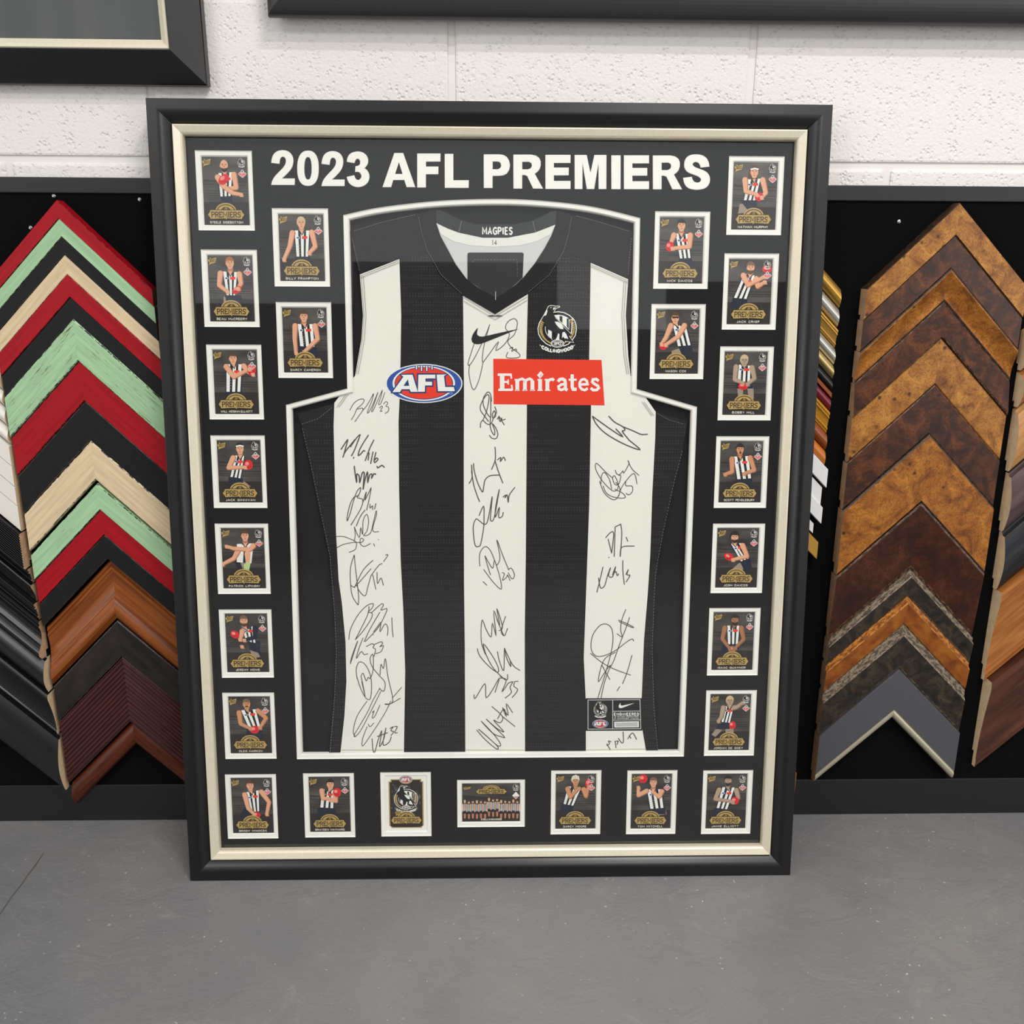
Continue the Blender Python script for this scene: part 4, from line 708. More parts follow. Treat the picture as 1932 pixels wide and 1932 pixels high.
def figure(A, d):
    sk, sh = SK[d['sk']]; hx, hy = d['h']; a, b_, c, e = d['tor']
    if 'th' in d: A.poly(d['th'], I_THIGH, 3)
    if 'th2' in d: A.poly(d['th2'], I_THIGH, 3)
    if 'sh' in d: A.poly(d['sh'], I_NAVY, 4)
    lerp = lambda p, q, t: (p[0]+(q[0]-p[0])*t, p[1]+(q[1]-p[1])*t)
    A.poly([(hx-.055, hy+.05), (hx+.05, hy+.05), (hx+.075, (a[1]+b_[1])/2+.03), (hx-.07, (a[1]+b_[1])/2+.03)], sh, 5)
    e0, e1, e2 = (0, .13, .34), None, None
    cuts = [0, .07, .27, .42, .60, .74, .92, 1]; colr = [I_NAVY, I_W, I_K, I_W, I_K, I_W, I_NAVY]
    if d.get('plain'): colr = [I_W, I_W, I_W, I_NAVY, I_W, I_W, I_W]
    top = lambda t: (lerp(a, b_, t)[0], lerp(a, b_, t)[1]+(.035 if .35 < t < .65 else 0))
    for i in range(7): A.poly([top(cuts[i]), top(cuts[i+1]), lerp(e, c, cuts[i+1]), lerp(e, c, cuts[i])], colr[i], 6)
    nk = top(.5); A.poly([(hx-.075, a[1]*.5+b_[1]*.5-.005), (hx+.075, a[1]*.5+b_[1]*.5-.005), (nk[0], nk[1]+.045)], I_NAVY, 7)
    A.poly([(hx-.05, a[1]*.5+b_[1]*.5-.01), (hx+.05, a[1]*.5+b_[1]*.5-.01), (nk[0], nk[1]+.025)], sk, 8)
    s1 = lerp(top(.66), lerp(e, c, .66), .27); A.poly([(s1[0]-.06, s1[1]-.018), (s1[0]+.06, s1[1]-.022), (s1[0]+.06, s1[1]+.018), (s1[0]-.06, s1[1]+.022)], I_RED, 7)
    s2 = lerp(top(.24), lerp(e, c, .24), .28); A.ellipse(s2, .042, .020, I_W, 7, n=10); A.ellipse(s2, .034, .013, I_BLUE, 8, n=10)
    for k in range(4):                                                  # folds in the cloth
        q0 = lerp(lerp(a, e, .55+.1*k), lerp(b_, c, .6+.1*k), .08); q1 = lerp(lerp(a, e, .6+.1*k), lerp(b_, c, .55+.1*k), .35)
        A.stroke([q0, q1], .006*MM, I_GREY, 7)
    for i, ar in enumerate(d['arms']):
        body = I_NAVY if d.get('sleeve') and i == 0 else sk
        A.limb(ar, .135*MM, .082*MM, I_NAVY if body is I_NAVY else sh, 9+3*i)
        A.limb([(x-.010, y-.006) for x, y in ar], .108*MM, .060*MM, body, 10+3*i)
    if 'ball' in d:
        x, y, rx, ry, rot = d['ball']; bc = SK['d'][0] if d.get('brownball') else I_BALL
        A.ellipse((x, y), rx, ry, bc, 16, rot); A.ellipse((x-.03, y-.018), rx*.42, ry*.36, I_BALL2, 17, rot)
        A.stroke([(x-rx*.55, y+ry*.35), (x, y+ry*.55), (x+rx*.55, y+ry*.3)], .012*MM, ink('ball_dark', '8e1218'), 17)
    hands = [ar[-1] for ar in d['arms'] if len(ar) > 2]+([d['hand']] if 'hand' in d else [])
    for i, (x, y) in enumerate(hands):
        A.ellipse((x, y), .045, .030, sk, 18, n=12)
        for k in range(4): A.stroke([(x+.01*(k-1.5), y), (x+.028*(k-1.5)+.012, y+.040-.005*abs(k-1.5))], .015*MM, sk, 19)
        A.stroke([(x-.02, y-.005), (x-.05, y-.025)], .016*MM, sk, 19)
    if d.get('boot'):
        A.poly([(.50, .60), (.60, .55), (.66, .58), (.62, .70), (.50, .70)], I_LIME, 17); A.ellipse((.60, .43), .07, .06, sk, 16)
        A.limb([(.60, .44), (.60, .56)], .13*MM, .10*MM, sk, 15)
    # head
    k = 1.12 if d.get('big') else 1
    hr = HAIR[d['hair']] if d['hair'] else None
    if d.get('long'): A.poly([(hx-.11, hy-.04), (hx+.09, hy-.06), (hx+.09, hy+.03), (hx+.06, hy+.10), (hx-.12, hy+.11), (hx-.13, hy+.03)], hr, 19)
    A.ellipse((hx-.088, hy+.008), .018, .018, sh, 20, n=10)
    if hr: A.ellipse((hx-.004, hy-.018), .098*k, .080*k, hr, 20)
    A.ellipse((hx, hy), .086, .080, sk, 21)
    A.poly([(hx-.07, hy+.02), (hx+.075, hy+.02), (hx+.05, hy+.083), (hx, hy+.098), (hx-.045, hy+.083)], sk, 21)
    if 'beard' in d: A.poly([(hx-.074, hy+.030), (hx-.035, hy+.042), (hx+.035, hy+.042), (hx+.076, hy+.030), (hx+.05, hy+.088), (hx, hy+.102), (hx-.046, hy+.088)], HAIR[d['beard']], 22)
    if hr:
        A.poly([(hx-.094, hy-.005), (hx-.085, hy-.06), (hx-.03, hy-.092*k), (hx+.04, hy-.09*k), (hx+.09, hy-.055), (hx+.092, hy-.005), (hx+.07, hy-.032), (hx-.06, hy-.036)], hr, 23)
    if d.get('band'): A.stroke([(hx-.09, hy-.035), (hx, hy-.050), (hx+.09, hy-.038)], .030*MM, I_W, 24)
    if d.get('cap'): A.poly([(hx-.12, hy-.01), (hx-.085, hy-.085), (hx, hy-.112), (hx+.085, hy-.08), (hx+.10, hy-.01), (hx, hy-.04)], I_CRM, 24)
    for sx in (-1, 1):
        A.stroke([(hx+sx*.036-.017, hy-.008), (hx+sx*.036+.017, hy-.008)], .011*MM, HAIR['n'], 23)
        A.stroke([(hx+sx*.036-.022, hy-.022), (hx+sx*.036+.022, hy-.022)], .007*MM, HAIR['b'], 23)
    if d.get('shades'): A.poly([(hx-.08, hy-.022), (hx+.085, hy-.022), (hx+.07, hy+.010), (hx+.01, hy), (hx-.06, hy+.010)], HAIR['n'], 24)
    A.poly([(hx-.004, hy-.005), (hx+.018, hy+.026), (hx-.016, hy+.026)], sh, 23)
    A.stroke([(hx-.026, hy+.052), (hx+.026, hy+.052)], .010*MM, ink('lip', '9a4a44'), 23)
    if d.get('shout'): A.ellipse((hx+.01, hy+.055), .024, .022, ink('mouth', '6a1f1f'), 24, n=12)
    if d.get('tash'): A.stroke([(hx-.04, hy+.046), (hx, hy+.034), (hx+.04, hy+.046)], .022*MM, HAIR['n'], 24)
m_card = flat('card_stock', '2b2625', .4)
def card_base(c, w_, h_, label):
    t = box('player_card', c[0]-w_/2-.002, c[0]+w_/2+.002, -CARDN, -CARDN+.0006, c[1]-h_/2-.002, c[1]+h_/2+.002, m_cardbg, R0)
    t['label'] = label
    ring('window_mat', rect(c, w_+2*BRD, h_+2*BRD), t, MATN)
    return t
for (z, q, nm, d, lab), c in zip(CARDS, cc):
    t = card_base(c, CW, CH, lab)
    fn = lambda x, y, c=c: (c[0]+(x-.5)*CW, c[1]+(.5-y)*CH)
    A = Art(fn)
    for yy in (.40, .49, .53, .56): A.stroke([(.01, yy), (.30, yy+.006), (.99, yy+.012)], .011*MM, ink('card_bar', '1d1817'), 1)  # dark bars printed across the card background
    A.poly([(.02, .33), (.5, .35), (.98, .36), (.98, .375), (.5, .37), (.02, .36)], ink('card_mid', '332d2b'), 1)
    A.poly([(0, .66), (1, .66), (1, 1), (0, 1)], ink('card_dark', '2a2423'), 1)
    figure(A, d); A.build('player_print', t, CARDN+.00008, .00003)
    B = Art(fn); plaque(B, .49, .848, 1, 1, 1); o = B.build('plaque_print', t, CARDN+.0009, .00004)
    B = Art(fn); star(B, .11, .085, .10, 1); crest(B, .875, .085, .082, 1, asp=.69); badge(B, .885, .245, .088, 1); B.build('badge_print', t, CARDN+.0009, .00003)
    B = Art(fn); wn = min(.72, .052*len(nm)); B.text(nm, .49-wn/2, .49+wn/2, .945, .975, .011*MM, I_CRM, 1, gap=.34); B.build('name_print', t, CARDN+.0003, .00004)
# club crest card
t = card_base(c_crest, CW, CH, 'gold edged club emblem card with no player, third in the bottom row')
fn = lambda x, y: (c_crest[0]+(x-.5)*CW, c_crest[1]+(.5-y)*CH)
A = Art(fn); A.poly([(-.02, -.02), (1.02, -.02), (1.02, 1.02), (-.02, 1.02)], I_W, 1)
fr = [(.12, .06), (.88, .06), (.88, .10), (.93, .10), (.93, .91), (.88, .91), (.88, .95), (.12, .95), (.12, .91), (.07, .91), (.07, .10), (.12, .10)]
A.poly(fr, I_GOLD, 2); A.poly([(.5+(x-.5)*.93, .5+(y-.5)*.965) for x, y in fr], ink('card_dark', '2a2423'), 3)
for i in range(70):
    x, y = random.uniform(.14, .86), random.uniform(.12, .70); r = random.uniform(.02, .045)
    A.ellipse((x, y), r, r*.7, ink('crowd%d' % (i % 3), ('4a4444', '5c5654', '3a3534')[i % 3]), 4, random.uniform(0, 90), n=7)
A.poly([(.10, .72), (.90, .72), (.90, .92), (.10, .92)], ink('card_dark', '2a2423'), 5)
A.ellipse((.5, .07), .165, .075, I_GOLD, 6); afl(A, .5, .065, .145, .062, 7, small=True)
crest(A, .5, .41, .30, 10, True, asp=.69); star(A, .30, .67, .085, 20); plaque(A, .5, .805, .94, .94, 20); A.build('emblem_print', t, CARDN+.00008, .00003)
# team card
t = card_base(c_team, .0875, .0615, 'landscape team line-up card, middle of the bottom row')
fn = lambda x, y: (c_team[0]+(x-.5)*.0875, c_team[1]+(.5-y)*.0615)
A = Art(fn); A.poly([(0, .62), (1, .62), (1, 1), (0, 1)], ink('card_dark', '2a2423'), 1)
A.poly([(0, .3), (1, .42), (1, .5), (0, .5)], ink('card_mid', '332d2b'), 1)
for i in range(14):
    x = .045+.07*i; y = .46-(.05 if 5 < i < 9 else 0)+.01*(i % 2)
    A.limb([(x, y+.30), (x, y+.44)], .0036, .0028, SK['f'][1], 2)
    A.poly([(x-.034, y+.075), (x+.034, y+.075), (x+.028, y+.26), (x-.028, y+.26)], I_W, 3)
    for k in (-.02, .006): A.poly([(x+k, y+.075), (x+k+.014, y+.075), (x+k+.012, y+.26), (x+k, y+.26)], I_K, 4)
    A.poly([(x-.028, y+.255), (x+.028, y+.255), (x+.03, y+.33), (x-.03, y+.33)], I_NAVY if i != 6 else I_K, 4)
    for s in (-1, 1): A.limb([(x+s*.034, y+.09), (x+s*.038, y+.27)], .0017, .0013, SK['f'][0], 5)
    A.ellipse((x, y+.015), .019, .042, SK['f'][0], 6, n=12); A.ellipse((x, y-.012), .019, .024, HAIR['b' if i % 3 else 'y'], 7, n=10)
B_ = Art(fn); plaque(B_, .505, .21, .66, .95, 1); star(B_, .085, .12, .07, 1); crest(B_, .925, .10, .052, 1, fn=lambda x, y: fn(x, .10+(y-.10)*1.42))
B_.poly([(.865, .32), (.93, .22), (.99, .32), (.93, .42)], I_W, 1); B_.poly([(.885, .34), (.975, .34), (.93, .41)], I_PINK, 2)
A.text('COLLINGWOOD', .33, .68, .925, .965, .0008, I_CRM, 3, gap=.5); A.build('team_print', t, CARDN+.00008, .00003); B_.build('badge_print', t, CARDN+.0005, .00003)

# ---- title letters
def bil(px0, py0, px1, py1):
    q = [fp(px0, py0, MATN), fp(px1, py0, MATN), fp(px0, py1, MATN), fp(px1, py1, MATN)]
    return lambda x, y: tuple((q[0][k]*(1-x)+q[1][k]*x)*(1-y)+(q[2][k]*(1-x)+q[3][k]*x)*y for k in (0, 1))
def smooth(pts, closed=True, it=2):                      # corner-cutting for the round letters
    for _ in range(it):
        r = []
        for i in range(len(pts)):
            p, q = pts[i], pts[(i+1) % len(pts)]; r += [(p[0]*.75+q[0]*.25, p[1]*.75+q[1]*.25), (p[0]*.25+q[0]*.75, p[1]*.25+q[1]*.75)]
        pts = r
    return pts
def el(cx, cy, rx, ry, n=36, e=2.4):
    r = []
    for i in range(n):
        a = 2*math.pi*i/n; c, s = math.cos(a), math.sin(a)
        r.append((cx+rx*math.copysign(abs(c)**(2/e), c), cy+ry*math.copysign(abs(s)**(2/e), s)))
    return r
GL = {'2': [[(0, .37), (.03, .23), (.11, .11), (.26, .03), (.48, 0), (.71, .03), (.87, .12), (.95, .26), (.93, .42), (.84, .56), (.68, .68), (.54, .77), (.45, .81), (1, .81), (1, 1), (0, 1), (.04, .88), (.14, .76), (.32, .63), (.50, .51), (.60, .41), (.63, .31), (.60, .23), (.50, .19), (.41, .22), (.37, .30), (.36, .40)]],
 '0': [el(.5, .5, .5, .5), el(.5, .5, .165, .315)],
 '3': [[(0, .29), (.04, .15), (.16, .05), (.38, 0), (.6, 0), (.8, .06), (.92, .17), (.94, .28), (.9, .38), (.78, .46), (.92, .54), (1, .68), (.96, .83), (.82, .94), (.6, 1), (.4, 1), (.2, .95), (.06, .85), (0, .71), (.33, .66), (.38, .76), (.48, .80), (.58, .78), (.64, .70), (.60, .61), (.50, .57), (.36, .575), (.38, .41), (.50, .40), (.58, .35), (.58, .26), (.5, .20), (.4, .22), (.34, .33)]],
 'A': [[(.36, 0), (.63, 0), (1, 1), (.73, 1), (.66, .79), (.33, .79), (.27, 1), (0, 1)], [(.50, .27), (.61, .61), (.385, .61)]],
 'F': [[(0, 0), (1, 0), (1, .24), (.38, .24), (.38, .38), (.91, .38), (.91, .61), (.38, .61), (.38, 1), (0, 1)]],
 'L': [[(0, 0), (.36, 0), (.36, .77), (1, .77), (1, 1), (0, 1)]],
 'P': [[(0, 0), (.6, 0), (.76, .02), (.88, .08), (.96, .18), (1, .32), (.97, .46), (.88, .57), (.76, .62), (.6, .64), (.34, .64), (.34, 1), (0, 1)], [(.34, .215), (.54, .215), (.63, .25), (.66, .33), (.63, .40), (.54, .44), (.34, .44)]],
 'R': [[(0, 0), (.6, 0), (.76, .03), (.87, .10), (.92, .20), (.92, .32), (.88, .43), (.81, .51), (.72, .56), (1, 1), (.66, 1), (.46, .63), (.38, .60), (.30, .60), (.30, 1), (0, 1)], [(.30, .215), (.52, .215), (.60, .25), (.62, .325), (.59, .39), (.5, .43), (.30, .43)]],
 'E': [[(0, 0), (1, 0), (1, .24), (.34, .24), (.34, .37), (.93, .37), (.93, .60), (.34, .60), (.34, .76), (1, .76), (1, 1), (0, 1)]],
 'M': [[(0, 0), (.38, 0), (.5, .52), (.62, 0), (1, 0), (1, 1), (.75, 1), (.75, .24), (.62, 1), (.38, 1), (.25, .24), (.25, 1), (0, 1)]],
 'I': [[(0, 0), (1, 0), (1, 1), (0, 1)]],
 'S': [[(.97, .35), (.64, .38), (.60, .27), (.50, .22), (.39, .23), (.35, .29), (.40, .35), (.60, .41), (.82, .47), (.95, .57), (1, .70), (.96, .84), (.84, .95), (.62, 1), (.38, 1), (.16, .95), (.04, .83), (0, .66), (.32, .63), (.37, .75), (.5, .80), (.62, .78), (.66, .71), (.60, .64), (.40, .58), (.18, .52), (.06, .42), (.03, .28), (.08, .13), (.22, .03), (.45, 0), (.68, .02), (.86, .10), (.94, .22)]]}
z1 = lambda x, y: (500+x/4.39, 260+y/4.39); z2 = lambda x, y: (920+x/4.39, 260+y/4.39)
TITLE = [('2', z1, 50, 247, 100, 392), ('0', z1, 266, 446, 106, 400), ('2', z1, 467, 660, 108, 401), ('3', z1, 676, 868, 113, 410), ('A', z1, 972, 1246, 126, 410), ('F', z1, 1260, 1454, 130, 413), ('L', z1, 1488, 1688, 133, 416),
 ('P', None, 912.6, 962.4, 291.2, 355), ('R', z2, 213, 460, 139, 422), ('E', z2, 478, 687, 141, 425), ('M', z2, 720, 984, 142, 426), ('I', z2, 1024, 1102, 145, 427), ('E', z2, 1128, 1337, 145, 427), ('R', z2, 1368, 1612, 146, 428), ('S', z2, 1618, 1845, 135, 432)]
for g, zz, x0, x1, y0, y1 in TITLE:
    a, c = ((x0, y0), (x1, y1)) if zz is None else (zz(x0, y0), zz(x1, y1))
    f = bil(a[0], a[1], c[0], c[1])
    loops = []
    for lp in GL[g]:
        if g in '23S':                                     # round every bend except the cut stroke ends
            r = []
            n_ = len(lp)
            for i in range(n_):
                p0, p, p1 = Vector(lp[i-1]), Vector(lp[i]), Vector(lp[(i+1) % n_]); ang = (p-p0).angle(p1-p)
                if ang > .9: r.append(lp[i])
                else: r += [tuple(p+(p0-p)*.27), tuple(p+(p1-p)*.27)]
            lp = r
        loops.append([f(*p) for p in lp])
    plate('letter', loops, m_core, R0, MATN-.0010, MATN+.0006, .0005)

# ---- the jersey
JN = -.0262                                               # cloth plane depth
m_wc, nt, b = new_mat('white_jersey_cloth'); co = coords(nt, (1, 1, 1))
n = N(nt, 'ShaderNodeTexNoise', Scale=900, Detail=1); nt.links.new(co, n.inputs[0]); n2 = N(nt, 'ShaderNodeTexNoise', Scale=9, Detail=2); nt.links.new(co, n2.inputs[0])
ad = N(nt, 'ShaderNodeMath', operation='MULTIPLY_ADD'); nt.links.new(n2.outputs[0], ad.inputs[0]); ad.inputs[1].default_value = 6; nt.links.new(n.outputs[0], ad.inputs[2])
b.inputs['Base Color'].default_value = lin('ece7dd'); b.inputs['Roughness'].default_value = .85; bump(nt, b, ad.outputs[0], .3, .0012)
m_kc, nt, b = new_mat('black_perforated_cloth')
tc = nt.nodes.new('ShaderNodeTexCoord'); sep = nt.nodes.new('ShaderNodeSeparateXYZ'); nt.links.new(tc.outputs['Object'], sep.inputs[0])
def M(op, a, bb=None, c=None):
    k = nt.nodes.new('ShaderNodeMath'); k.operation = op
    for i, v in enumerate((a, bb, c)):
        if v is None: continue
        if hasattr(v, 'links'): nt.links.new(v, k.inputs[i])
        else: k.inputs[i].default_value = v
    return k.outputs[0]
fx = M('SUBTRACT', M('FRACT', M('MULTIPLY', sep.outputs[0], 1/.0040)), .5); fz = M('SUBTRACT', M('FRACT', M('MULTIPLY', sep.outputs[2], 1/.0040)), .5)
rr = M('SQRT', M('ADD', M('MULTIPLY', fx, fx), M('MULTIPLY', fz, fz)))
dot = M('LESS_THAN', rr, .15)
gx = M('GREATER_THAN', M('FRACT', M('MULTIPLY', sep.outputs[2], 1/.0120)), .34)
n = N(nt, 'ShaderNodeTexNoise', Scale=14, Detail=1); nt.links.new(tc.outputs['Object'], n.inputs[0])
dk = M('MULTIPLY', M('MULTIPLY', dot, gx), M('MULTIPLY_ADD', n.outputs[0], .9, -.22))
nt.links.new(mixc(nt, dk, lin('18171a'), lin('7a7a7c')), b.inputs['Base Color']); b.inputs['Roughness'].default_value = .8; b.inputs['Specular IOR Level'].default_value = .3
m_kp = flat('black_jersey_knit', '161518', .8, 0, .3); m_ks = flat('black_satin_tape', '151417', .45); m_gm = flat('pale_mesh_lining', 'cfccca', .85); m_tape = flat('white_neck_tape', 'e6e2da', .8)
m_thr = flat('seam_thread', '8b8783', .8); m_thk = flat('dark_seam_thread', '3f3e42', .8)
ZOJ = {'J': (640, 370, 3.331), '3': (540, 740, 5.367), '4': (540, 1080, 5.367), '5': (860, 740, 7.43), '6': (860, 980, 4.2), '7': (1060, 760, 5.22), '8': (1060, 1100, 5.68), 'L': (1100, 1310, 16.1), 'C': (1000, 560, 16.1), 'F': (720, 680, 12.075), 'P': (0, 0, 1)}
def jz(k, dn=0):
    a, c, s = ZOJ[k]; return lambda x, y: fp(a+x/s, c+y/s, JN+dn)
def P(s, k='P'): f = jz(k); return [f(*p) for p in s]
def solid(name, pts, mat, parent, n0, n1):
    k = len(pts); vs = [(u, -n1, v) for u, v in pts]+[(u, -n0, v) for u, v in pts]
    fs = [tuple(range(k)), tuple(range(2*k-1, k-1, -1))]+[(i, k+i, k+(i+1) % k, (i+1) % k) for i in range(k)]
    return mesh_obj(name, vs, fs, mat, parent)
sil = [(660, 437), (720, 418), (790, 402), (823, 395), (833, 397), (871, 416), (901, 423), (970, 423), (1006, 416), (1039, 399), (1050, 398), (1110, 412), (1193, 436), (1186, 500), (1181, 595), (1185, 670), (1190, 712), (1237, 777), (1297, 795), (1288, 846), (1270.7, 913), (1251.6, 999), (1238, 1076), (1235, 1118), (1231, 1223), (1234, 1329), (1242, 1425), (620, 1427), (631, 1311), (634, 1229), (631, 1154), (625, 1084), (622, 1046), (603, 956), (586.6, 874), (570, 805), (561, 780), (631, 762), (670, 709), (682, 640), (685, 595), (679, 517)]
JR = solid('jersey', P(sil), m_kc, R0, JN-.0030, JN); JR['label'] = 'sleeveless black and white striped jersey covered in signatures'
top = JN+.0005
def panel(name, px, mat, d=.0006): return solid(name, P(px), mat, JR, JN-.0005, JN+d)
WB = 1424
panel('white_stripe', [(679, 518), (753.5, 489), (757, 595), (755.6, 685), (753.5, 760), (752, 796), (753, 926), (756, 1057), (761, 1154), (764.5, 1266), (762, WB), (642, WB), (650, 1350), (653.7, 1285), (652, 1210), (645, 1136), (639, 1094), (634, 1001), (632, 908), (629.5, 805), (631, 760), (670, 709), (682, 640), (685, 595)], m_wc)
panel('white_stripe', [(873.6, 557), (934, 592), (996, 555), (993, 676), (994, 764), (993, 915), (992, 1051), (990, 1194), (990.5, WB), (878, WB), (877, 1218), (875.5, 1099), (875, 874), (875.5, 740)], m_wc)
panel('white_stripe', [(1114.5, 496), (1185, 527), (1180.5, 595), (1185, 670), (1189.5, 709), (1237, 777), (1236, 827), (1230.5, 932), (1226.7, 1047), (1222, 1120), (1215, 1205), (1210.5, 1318), (1105, 1319), (1101.4, 1241), (1105.8, 1118), (1111.7, 952), (1115, 770), (1111.5, 676)], m_wc)
panel('white_stripe', [(1105.3, 1378), (1212, 1377), (1220, WB), (1105.4, WB)], m_wc)
panel('shoulder_panel', [(661, 437), (720, 418), (790, 402), (824, 396), (825, 425), (807, 474), (753.5, 488), (679, 516)], m_kp)
panel('shoulder_panel', [(1049, 397), (1110, 412), (1192, 437), (1185, 525), (1114.5, 495), (1063, 474), (1048, 425)], m_kp)
# neck opening: lining, tape, back collar, square label, then the V collar over them
nin = [(823, 421), (831, 445), (844, 469), (860, 499), (880, 526), (898, 540), (916, 551), (936, 562), (955, 551), (972, 538), (988, 523), (1009, 497), (1027, 469), (1040, 445), (1048, 424)]
panel('neck_lining', nin+[(1009, 438), (958, 448), (910, 448), (865, 438)], m_gm, .0007)
panel('neck_tape', [(823, 421), (844, 431), (865, 439), (910, 448.7), (958, 448.7), (1009, 439), (1030, 431), (1048, 424), (1039, 442), (1012, 455.6), (982, 463), (934, 466), (886, 463), (856, 455.6), (832, 442)], m_tape, .0011)
panel('back_collar', [(823, 397), (833, 397), (871, 416.5), (901, 423.5), (970, 423.5), (1006, 416.5), (1039, 400), (1050, 398), (1048, 424), (1030, 431), (1009, 439), (958, 448.7), (910, 448.7), (865, 439), (844, 431), (823, 421)], m_ks, .0013)
panel('neck_label', [(882, 479), (885, 476.6), (985, 476.6), (988, 479), (986, 524), (955, 552), (936, 562), (916, 551), (882, 528)], m_ks, .0013)
panel('collar', [(822, 398), (823, 421), (831, 445), (844, 469), (860, 499), (880, 526), (898, 540), (916, 551), (936, 562), (955, 551), (972, 538), (988, 523), (1009, 497), (1027, 469), (1040, 445), (1048, 424), (1051, 398), (1076, 404), (1072, 440), (1063.5, 474), (1036, 520), (994, 555), (934, 593), (874, 558), (832, 520), (806.7, 474), (797, 440), (792, 404)], m_kp, .0018)
panel('care_label', [(1105.2, 1317), (1210.5, 1317), (1211.5, 1378), (1105.2, 1378.5)], m_ks, .0009)

A = Art(None)                                            # stitching
def seam(px, mat=m_thr, w_=.0006, k='P'): A.stroke(px, w_, mat, 1, jz(k))
for off in (3, 7):
    seam([(753, 488.6+off), (679.5, 518+off)]); seam([(1114.6, 496+off), (1185, 527+off)])
    seam([(679+off, 520), (684+off, 595), (681+off, 640), (670+off*.9, 706)]); seam([(1184-off, 530), (1180-off, 595), (1184-off, 670), (1189-off*.9, 706)])
    seam([(875, 557+off*1.6), (934, 592+off*1.6), (995, 555+off*1.6)]); seam([(644, 1424-off*1.4), (761, 1424-off*1.4)]); seam([(879, 1424-off*1.4), (990, 1424-off*1.4)]); seam([(1106, 1424-off*1.4), (1219, 1422-off*1.4)])
    seam([(633+off, 768), (650+off, 744)]); seam([(1236-off, 784), (1218-off, 758)])
seam([(921, 596), (947, 596)], m_thk, .0016)
def stitch(px, k='P', n=40):
    f = jz(k); q = [Vector(f(*p)) for p in px]
    L = [(q[i+1]-q[i]).length for i in range(len(q)-1)]; tot = sum(L)
    for s in range(n):
        for half in (0, 1):
            pass
        d0, d1 = tot*s/n, tot*(s+.55)/n
        def at(d):
            for i, l in enumerate(L):
                if d <= l or i == len(L)-1: return q[i]+(q[i+1]-q[i])*min(d/l, 1)
                d -= l
        a, c = at(d0), at(d1); A.stroke([tuple(a), tuple(c)], .0005, m_thr, 1, lambda x, y: (x, y))
stitch([(790, 410), (796, 440), (806, 472), (832, 518), (872, 555)]); stitch([(1078, 410), (1073, 440), (1064, 472), (1037, 518), (996, 552)])
stitch([(668, 436), (720, 420), (785, 405)], n=26); stitch([(1088, 408), (1130, 419), (1188, 437)], n=26); stitch([(665, 450), (674, 490), (679, 512)], n=14); stitch([(1191, 450), (1187, 490), (1185, 520)], n=14)
stitch([(570, 800), (600, 790), (628, 768)], n=14); stitch([(1240, 780), (1262, 792), (1290, 800)], n=14)
stitch([(571, 808), (587, 876), (604, 958), (623, 1048), (626, 1086), (632, 1156), (635, 1230), (632, 1312), (623, 1420)], n=110); stitch([(1287, 850), (1270, 915), (1251, 1001), (1237, 1078), (1234, 1120), (1230, 1224), (1233, 1330), (1241, 1420)], n=100)
seam([(871, 417), (866, 438)], m_thr, .0006); seam([(1005, 417), (1010, 438)], m_thr, .0006)
stitch([(893, 495), (893, 490), (976, 490), (976, 525)], n=20); seam([(935, 550), (935, 566)], I_W, .0006)
A.build('stitching', JR, JN+.0019, .00004)
def art(name, label=None, lay=.0010, dz=.00005):
    pass
# logos and sponsor patch
A = Art(jz('F')); afl(A, 967, 525, 877, 445, 0); o = A.build('league_patch', JR, JN+.0008, .00005); o['label'] = 'oval blue and red AFL patch'
A = Art(jz('J')); A.poly([(968, 1022), (1648, 1030), (1667, 1315), (970, 1308)], I_RED, 0)
for pts, wd in [([(1024, 1116), (1024, 1224)], 25), ([(996, 1122), (1082, 1122)], 13), ([(1079, 1116), (1082, 1148)], 9), ([(1024, 1168), (1066, 1168)], 11), ([(1062, 1152), (1062, 1184)], 8), ([(1000, 1217), (1087, 1217)], 13), ([(1083, 1186), (1089, 1222)], 9),
    ([(1119, 1150), (1119, 1223)], 21), ([(1167, 1160), (1167, 1223)], 21), ([(1214, 1160), (1214, 1223)], 21), ([(1102, 1154), (1122, 1154)], 9), ([(1119, 1168), (1132, 1154), (1150, 1148), (1162, 1155), (1168, 1170)], 14), ([(1167, 1168), (1180, 1154), (1198, 1148), (1210, 1155), (1216, 1170)], 14),
    ([(1104, 1220), (1134, 1220)], 7), ([(1152, 1220), (1182, 1220)], 7), ([(1199, 1220), (1230, 1220)], 7), ([(1262, 1150), (1262, 1223)], 21), ([(1246, 1154), (1264, 1154)], 9), ([(1246, 1220), (1278, 1220)], 7), ([(1262, 1104), (1276, 1121), (1262, 1138), (1248, 1121)], 11),
    ([(1308, 1150), (1308, 1223)], 21), ([(1291, 1154), (1310, 1154)], 9), ([(1293, 1220), (1326, 1220)], 7), ([(1308, 1172), (1322, 1154), (1340, 1150), (1350, 1158)], 15), ([(1374, 1166), (1386, 1152), (1404, 1149), (1418, 1158), (1421, 1175), (1421, 1212), (1434, 1220)], 17),
    ([(1421, 1180), (1396, 1184), (1378, 1196), (1380, 1212), (1396, 1218), (1412, 1212), (1421, 1200)], 14), ([(1464, 1120), (1464, 1200), (1470, 1214), (1492, 1214)], 18), ([(1442, 1154), (1492, 1154)], 11), ([(1512, 1184), (1560, 1182), (1556, 1162), (1540, 1150), (1522, 1154), (1511, 1172), (1511, 1196), (1524, 1214), (1544, 1219), (1562, 1208)], 14),
    ([(1630, 1162), (1614, 1150), (1594, 1153), (1590, 1168), (1604, 1181), (1624, 1191), (1631, 1205), (1618, 1218), (1596, 1219), (1580, 1206)], 15)]:
    A.stroke(pts, wd/3.331/1440*1.22, I_W, 2)
